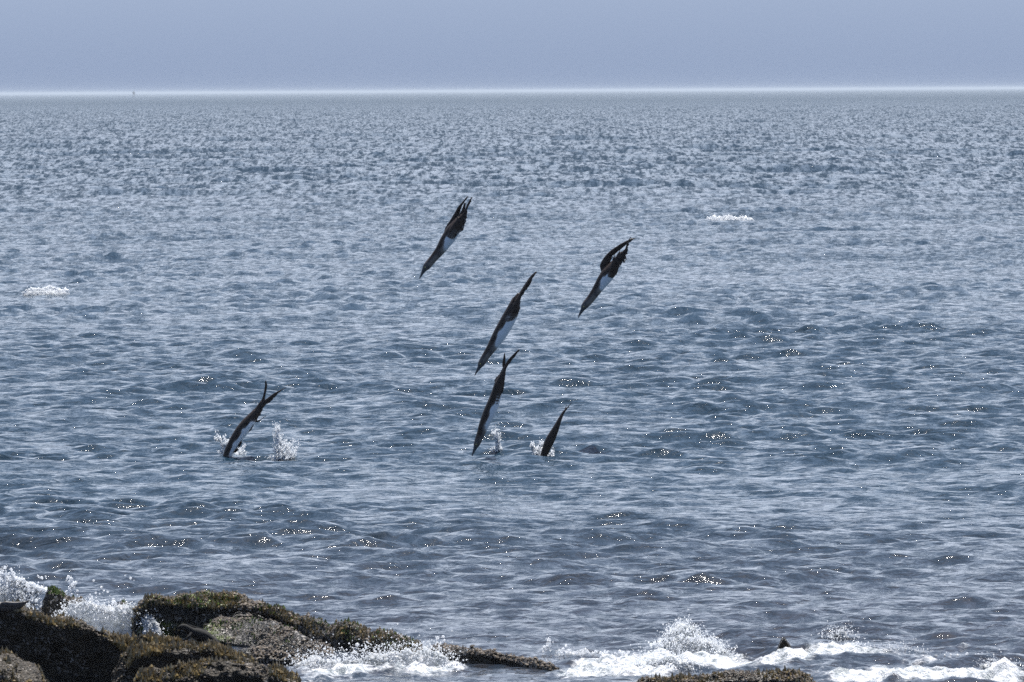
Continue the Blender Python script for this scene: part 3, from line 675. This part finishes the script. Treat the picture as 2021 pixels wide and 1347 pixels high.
spray('scattered drops over the barnacled spit and the foam beside it', 45.2,
      [(700, 1275, 720, 1290, 6, 22), (845, 1270, 835, 1285, 4, 40), (1075, 1290, 1085, 1262, 4, 60), (1100, 1285, 1250, 1292, 4, 130), (1290, 1270, 1390, 1262, 8, 90), (1050, 1300, 1130, 1320, 5, 60), (860, 1262, 890, 1275, 5, 25)], 43, 0.009)
spray('glittering drops over the breaking water in the lower right', 45.0,
      [(1560, 1300, 1760, 1320, 8, 240), (1700, 1325, 2020, 1335, 8, 420), (1850, 1296, 2020, 1302, 4, 130)], 44, 0.009)

# ------------------------------------------------------------------ diving seabirds
def tube(pts, rx, ry, side, nseg=20):
    """closed lofted solid; pts (n,3) in local u(right) v(up) w(toward camera)"""
    pts = np.array(pts, float); n = len(pts)
    tg = np.gradient(pts, axis=0); tg /= np.linalg.norm(tg, axis=1, keepdims=True)
    W = np.array([0, 0, 1.0]); V = []; F = []
    a = np.linspace(0, 2 * math.pi, nseg, endpoint=False)
    for i in range(n):
        s = np.cross(tg[i], W); s /= np.linalg.norm(s); w = np.cross(s, tg[i])
        V.append(pts[i] + np.outer(np.cos(a), s) * rx[i] + np.outer(np.sin(a), w) * ry[i])
    V = np.concatenate(V); F = [tuple(f) for f in grid_faces(n, nseg, True)]
    V = np.vstack([V, pts[0], pts[-1]]); c0 = n * nseg; c1 = c0 + 1
    for k in range(nseg):
        F.append((c0, (k + 1) % nseg, k)); F.append((c1, (n - 1) * nseg + k, (n - 1) * nseg + (k + 1) % nseg))
    return V, F
def resample(rows, n):
    rows = np.array(rows, float); t = np.arange(len(rows)); tt = np.linspace(0, len(rows) - 1, n)
    k = np.clip(np.floor(tt).astype(int), 0, len(rows) - 2); f = (tt - k)[:, None]
    g = lambda j: rows[np.clip(j, 0, len(rows) - 1)]
    p0, p1, p2, p3 = g(k - 1), g(k), g(k + 1), g(k + 2)
    return 0.5 * ((2 * p1) + (p2 - p0) * f + (2 * p0 - 5 * p1 + 4 * p2 - p3) * f ** 2 + (-p0 + 3 * p1 - 3 * p2 + p3) * f ** 3)
def blade(rows, thick, jag=0.0, seed=0, n=26, bend=0.0):
    """wing: rows of leading x,y, trailing x,y, depth; returns a closed airfoil-section solid"""
    r = np.random.default_rng(seed); Rw = resample(rows, n); V = []; m = 9
    for i in range(n):
        t = i / (n - 1)
        l = np.array([Rw[i, 0], Rw[i, 1], Rw[i, 4]]); q = np.array([Rw[i, 2], Rw[i, 3], Rw[i, 4] - bend])
        if jag: q = q + (q - l) / (np.linalg.norm(q - l) + 1e-6) * jag * (((i * 0.61 + r.random() * 0.4) % 1) - 0.5)
        th = thick * (1 - 0.42 * t)
        ring = []
        for k in range(m): # upper surface
            s = k / (m - 1); h = th * (math.sin(math.pi * min(1, s * 0.92 + 0.08) ** 0.6)) if 0 < k < m - 1 else th * 0.3
            ring.append(l + (q - l) * s + np.array([0, 0, h]))
        for k in range(m - 1, -1, -1):
            s = k / (m - 1); h = th * 0.5 * math.sin(math.pi * min(1, s * 0.92 + 0.08) ** 0.6) if 0 < k < m - 1 else th * 0.3
            ring.append(l + (q - l) * s - np.array([0, 0, h]))
        V.append(ring)
    V = np.array(V).reshape(-1, 3); ns = 2 * m
    F = [tuple(f) for f in grid_faces(n, ns, True)]
    F.append(tuple(range(ns - 1, -1, -1))); F.append(tuple((n - 1) * ns + k for k in range(ns)))
    return V, F
def bird(label, D, ox, oy, zf, body, wings, feathers=(), bill=None, eye=None, white=(0.35, 1.0), wdir=(0.8, 0.0, 0.6), wr=(0.28, 0.72), head_to=0.25, seed=0, cut=None):
    m = D / FPX                                   # metres per photo pixel at the bird
    s = m / zf
    ax, ay = ox + body[len(body) // 2][0] / zf, oy + body[len(body) // 2][1] / zf
    origin = pix(ax, ay, D)
    c0 = np.array([body[len(body) // 2][0], body[len(body) // 2][1]])
    def loc(V):
        V = np.array(V, float)
        return np.stack([(V[:, 0] - c0[0]) * s, -V[:, 2] * s, -(V[:, 1] - c0[1]) * s], -1)
    parts = []; plum = []
    B = resample(body, 60)
    V, F = tube(np.stack([B[:, 0], -B[:, 1], B[:, 3]], -1), B[:, 2], B[:, 2] * 0.92, 0)
    # plumage of the body: white belly, grey-brown head and neck, dark back
    t = np.concatenate([np.repeat(np.linspace(0, 1, 60), 20), [0, 1]])
    cen = np.concatenate([np.repeat(np.stack([B[:, 0], -B[:, 1], B[:, 3]], -1), 20, 0), [[B[0, 0], -B[0, 1], B[0, 3]], [B[-1, 0], -B[-1, 1], B[-1, 3]]]])
    nr = V - cen; nr /= np.linalg.norm(nr, axis=1, keepdims=True) + 1e-9
    tg = np.array([B[-1, 0] - B[0, 0], -(B[-1, 1] - B[0, 1]), 0]); tg /= np.linalg.norm(tg)
    right = np.cross(tg, [0, 0, 1.0]); 
    bd = right * wdir[0] + np.array([0, 0, wdir[2]]); bd /= np.linalg.norm(bd)
    dt = nr @ bd
    edge = 0.22 + 0.12 * np.sin(t * 34)
    ts = t + 0.10 * dt - 0.05; bel = np.clip((dt - edge + 0.05) / 0.28, 0, 1) * np.clip((ts - wr[0] + 0.10) / 0.24, 0, 1) * np.clip((wr[1] + 0.03 - t + 0.06 * dt) / 0.08, 0, 1)
    head = 0.5 * np.clip((head_to + 0.10 - t) / 0.16, 0, 1)
    col = np.maximum(np.maximum(bel, head), 0.10)
    sidecol = 0.62 * np.clip((dt - 0.15) / 0.3, 0, 1) * np.clip((wr[0] + 0.08 - t) / 0.15, 0, 1) * np.clip((t - 0.12) / 0.05, 0, 1)
    col = np.maximum(col, sidecol)
    V[:, 1] *= -1
    parts.append((loc(V), F)); plum.append(col)
    for k, (rows, th, jag) in enumerate(wings):
        V, F = blade(rows, th, jag, seed * 10 + k)
        parts.append((loc(V), F)); rr_ = np.random.default_rng(seed + k); pl = 0.02 + 0.20 * rr_.random(len(V))
        ss = np.concatenate([np.arange(9) / 8, np.arange(8, -1, -1) / 8]); ss = np.tile(ss, len(V) // 18)
        if jag >= 16: pl[:len(ss)] = np.where((ss > 0.8) & (np.repeat(rr_.random(len(V) // 18), 18) > 0.45), 0.66, pl[:len(ss)])  # pale tan painted on ragged trailing edges as sunlit feather rims
        plum.append(pl)
    for (x0, y0, x1, y1, w, z) in feathers:
        n = 9; tt = np.linspace(0, 1, n); P = np.stack([x0 + (x1 - x0) * tt, -(y0 + (y1 - y0) * tt), z + 0 * tt], -1)
        rr = w * (0.45 + 0.55 * np.sin(np.pi * (0.25 + 0.72 * tt)))
        V, F = tube(P, rr, np.maximum(rr * 0.35, 2.2), 0, 8); V[:, 1] *= -1
        parts.append((loc(V), F)); plum.append(np.full(len(V), 0.08))
    bm = bmesh.new(); 
    allV = np.vstack([p[0] for p in parts]); plum = np.concatenate(plum)
    vs = [bm.verts.new(v) for v in allV]; off = 0
    for V, F in parts:
        for f in F:
            try: bm.faces.new([vs[off + i] for i in f])
            except ValueError: pass
        off += len(V)
    bmesh.ops.recalc_face_normals(bm, faces=bm.faces)
    me = bpy.data.meshes.new('diving_seabird'); bm.to_mesh(me); bm.free()
    o = link('diving_seabird', me, None)
    md = o.modifiers.new('r', 'REMESH'); md.mode = 'VOXEL'; md.voxel_size = 0.0048
    md2 = o.modifiers.new('s', 'SMOOTH'); md2.factor = 0.5; md2.iterations = 2
    dg = bpy.context.evaluated_depsgraph_get(); me2 = bpy.data.meshes.new_from_object(o.evaluated_get(dg))
    o.modifiers.clear(); o.data = me2; bpy.data.meshes.remove(me)
    me2.name = 'diving_seabird'
    me2.polygons.foreach_set('use_smooth', np.ones(len(me2.polygons), bool))
    me2.materials.clear(); me2.materials.append(M_BIRD)
    kd = kdtree.KDTree(len(allV))
    for i, v in enumerate(allV): kd.insert(v, i)
    kd.balance()
    vals = np.empty(len(me2.vertices), np.float32)
    for i, v in enumerate(me2.vertices):
        a = 0; wsum = 0
        for co, idx, dist in kd.find_n(v.co, 3):
            w = 1 / (dist + 1e-4); a += w * plum[idx]; wsum += w
        vals[i] = a / wsum
    set_attr(me2, 'plumage', vals)
    o.location = tuple(origin)
    tag(o, label, 'bird', 'seabirds diving in a group')
    if bill:
        P = resample(bill, 14); V, F = tube(np.stack([P[:, 0], -P[:, 1], P[:, 3]], -1), P[:, 2], P[:, 2] * 0.85, 0, 10); V[:, 1] *= -1
        b = bmesh.new(); vv = [b.verts.new(v) for v in loc(V)]
        for f in F: b.faces.new([vv[i] for i in f])
        bmesh.ops.recalc_face_normals(b, faces=b.faces)
        bme = bpy.data.meshes.new('bill'); b.to_mesh(bme); b.free()
        bme.polygons.foreach_set('use_smooth', np.ones(len(bme.polygons), bool))
        link('bill', bme, M_BILL, parent=o)
        hx, hy, hr = eye
        ev, ef = ico(); V = ev * 0.006 + loc([[hx, hy, hr]])[0]
        link('eye', np_mesh('eye', V, ef), M_EYE, parent=o)
    return o

# body rows: x, y, radius, depth (zoomed photo coordinates); wings: leading x,y, trailing x,y, depth
bird('topmost diving bird, wings swept back in two separate points, white belly showing', 71.5, 800, 370, 6.7375,
     [(240, 1105, 22, 0), (262, 1075, 42, 0), (295, 1035, 52, 0), (350, 970, 52, 0), (410, 900, 58, 0), (470, 825, 68, 0), (530, 735, 84, 0), (590, 650, 93, 0), (640, 570, 90, 0), (690, 490, 70, 0), (735, 410, 48, -10), (765, 330, 26, -15), (785, 260, 18, -15), (795, 205, 10, -15)],
     [([(520, 700, 600, 740, -20), (515, 600, 640, 640, -30), (535, 530, 680, 560, -45), (600, 430, 700, 470, -55), (650, 350, 722, 370, -60), (700, 262, 742, 290, -60), (765, 190, 775, 225, -60), (812, 135, 822, 160, -60), (832, 112, 836, 125, -60)], 24, 10),
      ([(560, 640, 640, 690, 60), (590, 560, 680, 640, 75), (640, 480, 775, 560, 80), (690, 420, 812, 440, 80), (745, 370, 822, 375, 75), (785, 320, 836, 300, 72), (815, 245, 855, 235, 70), (850, 180, 880, 180, 70), (885, 125, 897, 130, 70)], 22, 26)],
     feathers=[(790, 420, 832, 330, 12, 74), (770, 440, 815, 380, 12, 74), (720, 420, 745, 340, 10, 70), (690, 430, 700, 385, 12, 76)],
     bill=[(183, 1217, 4, 0), (205, 1175, 12, 0), (225, 1135, 20, 0), (246, 1098, 30, 0), (265, 1072, 34, 0)], eye=(262, 1062, 38), wdir=(0.75, 0, 0.66), wr=(0.36, 0.66), head_to=0.22, seed=1)
bird('airborne diving bird furthest right, wings bunched over its back with ragged feather edges', 71.0, 1120, 450, 6.7375,
     [(196, 1088, 22, 0), (215, 1055, 42, 0), (250, 1010, 52, 0), (305, 945, 54, 0), (360, 870, 60, 0), (415, 790, 70, 0), (470, 710, 84, 0), (525, 635, 92, 0), (575, 570, 86, 0), (625, 500, 70, 0), (670, 430, 50, -5), (705, 360, 26, -10), (735, 320, 14, -10)],
     [([(455, 640, 560, 660, -30), (445, 570, 560, 600, -45), (432, 500, 560, 540, -60), (480, 405, 580, 440, -65), (560, 318, 640, 350, -65), (670, 238, 730, 275, -62), (760, 188, 790, 232, -60), (840, 150, 850, 188, -60), (895, 140, 900, 152, -60), (915, 136, 917, 142, -60)], 22, 10),
      ([(540, 640, 610, 660, 60), (560, 540, 650, 610, 75), (600, 440, 710, 490, 80), (660, 370, 772, 455, 80), (710, 330, 785, 380, 78), (765, 280, 800, 310, 75), (785, 220, 818, 235, 72), (812, 160, 832, 165, 70), (845, 118, 852, 122, 70)], 22, 30)],
     feathers=[(690, 360, 708, 245, 9, 70), (730, 350, 745, 300, 9, 72), (600, 430, 640, 345, 14, 80), (780, 330, 800, 345, 16, 74), (820, 180, 860, 128, 6, -60), (655, 380, 690, 320, 12, 78), (840, 175, 880, 140, 7, -60)],
     bill=[(137, 1197, 4, 0), (158, 1155, 12, 0), (178, 1118, 19, 0), (198, 1084, 28, 0), (216, 1056, 34, 0)], eye=(214, 1046, 38), wdir=(0.75, 0, 0.66), wr=(0.36, 0.60), head_to=0.24, seed=2)
bird('longest diving bird in the centre, wings folded into a single point behind it', 69.5, 910, 520, 5.611,
     [(200, 1155, 18, 0), (213, 1125, 34, 0), (240, 1080, 42, 0), (285, 1010, 46, 0), (330, 945, 54, 0), (380, 865, 66, 0), (430, 785, 76, 0), (480, 700, 80, 0), (525, 620, 80, 0), (565, 540, 74, 0), (595, 460, 60, 0), (620, 400, 42, 0), (655, 340, 28, -5)],
     [([(440, 650, 560, 650, -15), (475, 590, 580, 600, -30), (520, 510, 600, 520, -40), (560, 400, 620, 440, -45), (600, 365, 640, 400, -45), (648, 325, 668, 350, -45), (720, 215, 730, 260, -40), (780, 135, 790, 170, -35), (838, 88, 840, 96, -30)], 20, 6),
      ([(500, 640, 600, 610, 50), (560, 540, 640, 550, 60), (580, 460, 662, 500, 60), (610, 400, 655, 450, 55), (640, 350, 672, 385, 45), (690, 275, 725, 300, 35), (740, 200, 765, 240, 28), (800, 125, 815, 150, 22), (840, 90, 844, 97, 20)], 20, 18)],
     feathers=[(580, 420, 600, 365, 12, 60), (640, 470, 660, 420, 12, 50)],
     bill=[(148, 1243, 3.5, 0), (165, 1208, 10, 0), (183, 1178, 16, 0), (200, 1150, 22, 0), (215, 1122, 28, 0)], eye=(212, 1112, 30), wdir=(0.8, 0, 0.6), wr=(0.33, 0.70), head_to=0.22, seed=3)
bird('lowest airborne bird, bill tip touching the water and wing tips forked above it', 69.6, 900, 670, 5.3875,
     [(203, 1152, 17, 0), (214, 1125, 32, 0), (232, 1080, 39, 0), (258, 1015, 43, 0), (285, 940, 52, 0), (318, 860, 60, 0), (352, 785, 66, 0), (385, 710, 66, 0), (415, 630, 62, 0), (440, 555, 58, 0), (460, 480, 52, 0), (482, 410, 38, 0), (503, 345, 24, 0), (515, 300, 16, 0)],
     [([(340, 690, 420, 700, 30), (370, 600, 460, 620, 45), (405, 500, 505, 550, 50), (440, 430, 520, 460, 45), (480, 360, 528, 380, 35), (512, 300, 545, 300, 25), (550, 225, 590, 235, 20), (610, 160, 640, 175, 20), (672, 105, 686, 112, 20)], 20, 8),
      ([(400, 500, 470, 520, -30), (440, 420, 500, 450, -40), (478, 360, 520, 380, -40), (498, 310, 528, 310, -35), (492, 270, 531, 270, -30), (502, 210, 531, 205, -30), (512, 165, 528, 165, -30), (521, 135, 525, 140, -30)], 18, 5)],
     feathers=[(430, 470, 412, 425, 14, -20), (445, 450, 452, 378, 12, -20), (425, 440, 440, 395, 14, -20), (590, 240, 560, 265, 8, 20)],
     bill=[(166, 1245, 3.5, 0), (178, 1210, 9, 0), (190, 1180, 15, 0), (204, 1150, 22, 0), (215, 1124, 27, 0)], eye=(212, 1116, 28), wdir=(0.95, 0, 0.35), wr=(0.25, 0.66), head_to=0.2, seed=4)
bird('bird at the far left, head under water and wings held up in a wide fork', 70.2, 410, 730, 6.735,
     [(215, 1290, 44, 0), (235, 1210, 50, 0), (262, 1130, 58, 0), (300, 1050, 66, 0), (350, 965, 75, 0), (405, 880, 82, 0), (460, 805, 86, 0), (515, 735, 84, 0), (570, 670, 76, 0), (620, 605, 62, 0), (665, 545, 48, 0), (700, 480, 36, 0), (725, 430, 28, 0)],
     [([(640, 560, 720, 560, 10), (680, 470, 750, 480, 5), (712, 410, 768, 430, 0), (735, 350, 768, 360, 0), (752, 280, 785, 285, 0), (762, 210, 794, 210, 0), (764, 160, 790, 165, 0), (776, 138, 782, 140, 0)], 17, 6),
      ([(650, 600, 700, 620, 25), (690, 500, 730, 530, 25), (740, 420, 770, 480, 25), (800, 375, 850, 430, 25), (865, 325, 905, 365, 25), (930, 290, 945, 318, 25), (990, 262, 998, 280, 25), (1038, 243, 1044, 254, 25)], 18, 16)],
     feathers=[(565, 620, 612, 490, 9, -20), (560, 640, 600, 540, 12, -20), (650, 700, 720, 655, 16, 10), (700, 668, 800, 598, 11, 10), (400, 1050, 350, 1105, 20, 15), (600, 740, 560, 830, 14, 20), (455, 960, 400, 1050, 14, 30)],
     wdir=(0.95, 0, 0.3), wr=(0.10, 0.66), head_to=-0.2, seed=5)
bird('bird sunk to its rump in the water, only folded wings and tail pointing up', 69.8, 1030, 780, 8.983,
     [(345, 1240, 60, 0), (375, 1130, 62, 0), (400, 1030, 66, 0), (435, 940, 76, 0), (475, 850, 82, 0), (520, 760, 80, 0), (560, 680, 70, 0), (600, 600, 60, 0), (640, 510, 46, 0), (675, 430, 36, 0), (715, 350, 26, 0), (750, 285, 19, 0)],
     [([(480, 800, 600, 780, 20), (510, 680, 640, 640, 25), (570, 580, 680, 540, 25), (640, 460, 710, 430, 20), (700, 360, 750, 340, 15), (750, 275, 790, 270, 12), (800, 225, 830, 225, 10), (850, 165, 868, 170, 10), (890, 122, 902, 130, 10)], 34, 14),
      ([(430, 820, 520, 800, -10), (470, 700, 560, 690, -20), (540, 590, 620, 590, -20), (620, 470, 670, 470, -20), (690, 370, 725, 375, -18), (745, 280, 775, 280, -15), (772, 225, 790, 225, -15), (792, 158, 802, 162, -15)], 30, 8)],
     feathers=[(470, 780, 476, 690, 16, 0), (425, 860, 430, 790, 16, 0), (500, 900, 540, 850, 20, 20), (380, 950, 385, 890, 16, 20), (460, 1050, 470, 980, 18, 20)],
     wdir=(0.9, 0, 0.3), wr=(-1, -0.9), head_to=-0.3, seed=6)

# ------------------------------------------------------------------ lizard and sitting bird on the rocks, far buoy
M_LIZ = plain('lizard_skin', (0.007, 0.0065, 0.006), 0.9, 60, 0.5)
M_TAIL = plain('sunlit_pale_tail', (0.32, 0.29, 0.25), 0.6, 60, 0.3)  # sunlight on the tail is put into this paler colour
M_PERCH = plain('grey_brown_feathers', (0.06, 0.052, 0.05), 0.6, 40, 0.5)
def lofted(name, rows, D, mat, parent=None, flat=0.8, origin=None, nseg=14):
    Rw = resample(rows, 36); m = D / FPX
    V, F = tube(np.stack([Rw[:, 0], -Rw[:, 1], Rw[:, 3]], -1), Rw[:, 2], Rw[:, 2] * flat, 0, nseg)
    cx, cy = rows[len(rows) // 2][:2]
    org = pix(cx, cy, D) if origin is None else np.array(origin)
    base = pix(cx, cy, D)
    P = np.stack([(V[:, 0] - cx) * m, -V[:, 2] * m, (V[:, 1] + cy) * m], -1) + base - org
    bm = bmesh.new(); vv = [bm.verts.new(v) for v in P]
    for f in F: bm.faces.new([vv[i] for i in f])
    bmesh.ops.recalc_face_normals(bm, faces=bm.faces)
    me = bpy.data.meshes.new(name); bm.to_mesh(me); bm.free()
    me.polygons.foreach_set('use_smooth', np.ones(len(me.polygons), bool))
    o = link(name, me, mat, parent=parent)
    if parent is None: o.location = tuple(org)
    return o, org
LD = 43.05
liz, org = lofted('lizard', [(352, 1241, 2.2, 6), (357, 1238, 5, 5), (364, 1238, 6.8, 4), (372, 1243, 8, 2), (380, 1248, 10, 0), (390, 1252, 12, 0), (403, 1257, 12, 0), (415, 1264, 10, 0), (425, 1271, 7.5, 0), (434, 1278, 5, 0), (440, 1283, 3.6, 0)], LD, M_LIZ, None, 0.9)
tag(liz, 'small black lizard lying on the rocks, thin pale tail trailing to the right', 'lizard')
lofted('tail', [(438, 1279, 3.6, 0), (446, 1287, 2.6, 4), (453, 1295, 2.0, 8), (459, 1302, 1.5, 12), (464, 1308, 0.9, 16)], LD, M_TAIL, liz, 0.8, org, 8)
lofted('foreleg', [(378, 1250, 4, 8), (374, 1256, 3.2, 14), (368, 1261, 2.4, 16), (362, 1263, 1.6, 20)], LD, M_LIZ, liz, 0.9, org, 8)
lofted('foreleg', [(380, 1248, 4, -8), (375, 1253, 3.2, -14), (370, 1258, 2.2, -16)], LD, M_LIZ, liz, 0.9, org, 8)
lofted('hind_leg', [(420, 1266, 5, 8), (412, 1272, 4, 14), (418, 1277, 2.6, 16), (412, 1280, 1.8, 18)], LD, M_LIZ, liz, 0.9, org, 8)
lofted('hind_leg', [(422, 1264, 5, -8), (428, 1268, 4, -14), (424, 1274, 2.4, -16)], LD, M_LIZ, liz, 0.9, org, 8)
lofted('crest', [(366, 1231, 0.8, 4), (376, 1236, 1.8, 2), (389, 1240, 2.0, 0), (404, 1245, 1.8, 0), (418, 1254, 1.2, 0)], LD, M_LIZ, liz, 0.4, org, 6)
PD = 43.05
pb, org = lofted('perched_bird', [(-34, 1194, 3, 0), (-28, 1190, 7, 0), (-20, 1192, 7, 0), (-8, 1196, 8, 0), (5, 1198, 9.5, 0), (18, 1198, 10, 0), (30, 1197, 8.5, 0), (40, 1195, 6, 0), (48, 1191, 3.2, 0), (54, 1188, 1.8, 0), (58, 1186, 1.0, 0)], PD, M_PERCH, None, 0.8)
tag(pb, 'grey-brown bird crouched on the brown ridge at the left edge, tail pointing right', 'bird')
lofted('wing', [(2, 1191, 2, 6), (12, 1192, 5, 8), (26, 1193, 5, 7), (40, 1191, 3, 5), (50, 1189, 1.2, 3)], PD, M_PERCH, pb, 0.4, org, 8)
lofted('wing', [(2, 1193, 2, -6), (12, 1194, 5, -8), (26, 1195, 5, -7), (40, 1193, 3, -5), (50, 1190, 1.2, -3)], PD, M_PERCH, pb, 0.4, org, 8)
lofted('bill', [(-46, 1197, 0.8, 0), (-40, 1195, 1.8, 0), (-33, 1194, 2.6, 0)], PD, M_BILL, pb, 0.8, org, 8)

def buoy():
    p = sea_pt(264, 191); D = p[1]
    mt = plain('dark_painted_steel', (0.012, 0.02, 0.025), 0.7)
    root = bpy.data.objects.new('channel_buoy', None); COL.objects.link(root); root.location = (p[0], p[1], 0)
    tag(root, 'tiny dark buoy with a tower far out on the horizon at the left', 'buoy')
    sc_ = D / FPX
    def cyl(name, r0, r1, z0, z1, x=0, y=0, n=14):
        bm = bmesh.new(); bmesh.ops.create_cone(bm, cap_ends=True, segments=n, radius1=r0, radius2=r1, depth=z1 - z0, matrix=Matrix.Translation((x, y, (z0 + z1) / 2)))
        me = bpy.data.meshes.new(name); bm.to_mesh(me); bm.free(); return link(name, me, mt, parent=root)
    h = 12.5 * sc_
    cyl('float', 0.22 * h, 0.18 * h, -0.2, 0.10 * h)
    for sx, sy in ((1, 1), (1, -1), (-1, 1), (-1, -1)):
        bm = bmesh.new(); a = Vector((sx * 0.12 * h, sy * 0.12 * h, 0.1 * h)); b = Vector((sx * 0.07 * h, sy * 0.07 * h, 0.8 * h)); d = b - a
        bmesh.ops.create_cone(bm, cap_ends=True, segments=8, radius1=0.025 * h, radius2=0.025 * h, depth=d.length, matrix=Matrix.Translation((a + b) / 2) @ d.to_track_quat('Z', 'Y').to_matrix().to_4x4())
        me = bpy.data.meshes.new('tower_leg'); bm.to_mesh(me); bm.free(); link('tower_leg', me, mt, parent=root)
    cyl('radar_panel', 0.19 * h, 0.19 * h, 0.34 * h, 0.72 * h)
    cyl('lantern', 0.07 * h, 0.06 * h, 0.8 * h, 0.88 * h)
    cyl('topmark', 0.10 * h, 0.01 * h, 0.88 * h, 1.0 * h, x=0.04 * h)
buoy()

# ------------------------------------------------------------------ sea haze, a thin layer over the water
hz = True
if hz:
    bm = bmesh.new(); bmesh.ops.create_cube(bm, size=1)
    me = bpy.data.meshes.new('haze'); bm.to_mesh(me); bm.free()
    o = bpy.data.objects.new('haze', me); COL.objects.link(o)
    o.dimensions = (90000, 61500, 6.0)
    o.scale = (90000, 61500, 6.0); o.location = (0, 30250 - 0, 5.2 - 3.0)
    tag(o, kind='stuff')
    m = bpy.data.materials.new('sea_haze'); m.use_nodes = True; t = m.node_tree
    t.nodes.remove(t.nodes['Principled BSDF'])
    v = N(t, 'ShaderNodeVolumePrincipled'); v.inputs['Color'].default_value = (0.54, 0.60, 0.67, 1); v.inputs['Density'].default_value = 0.00011; v.inputs['Anisotropy'].default_value = 0.3
    t.links.new(v.outputs[0], t.nodes['Material Output'].inputs['Volume'])
    me.materials.append(m)
scene.cycles.use_denoising = False
scene.cycles.volume_bounces = 1
scene.cycles.max_bounces = 8
scene.cycles.caustics_reflective = False
scene.cycles.sample_clamp_indirect = 0.7
scene.cycles.sample_clamp_direct = 45.0
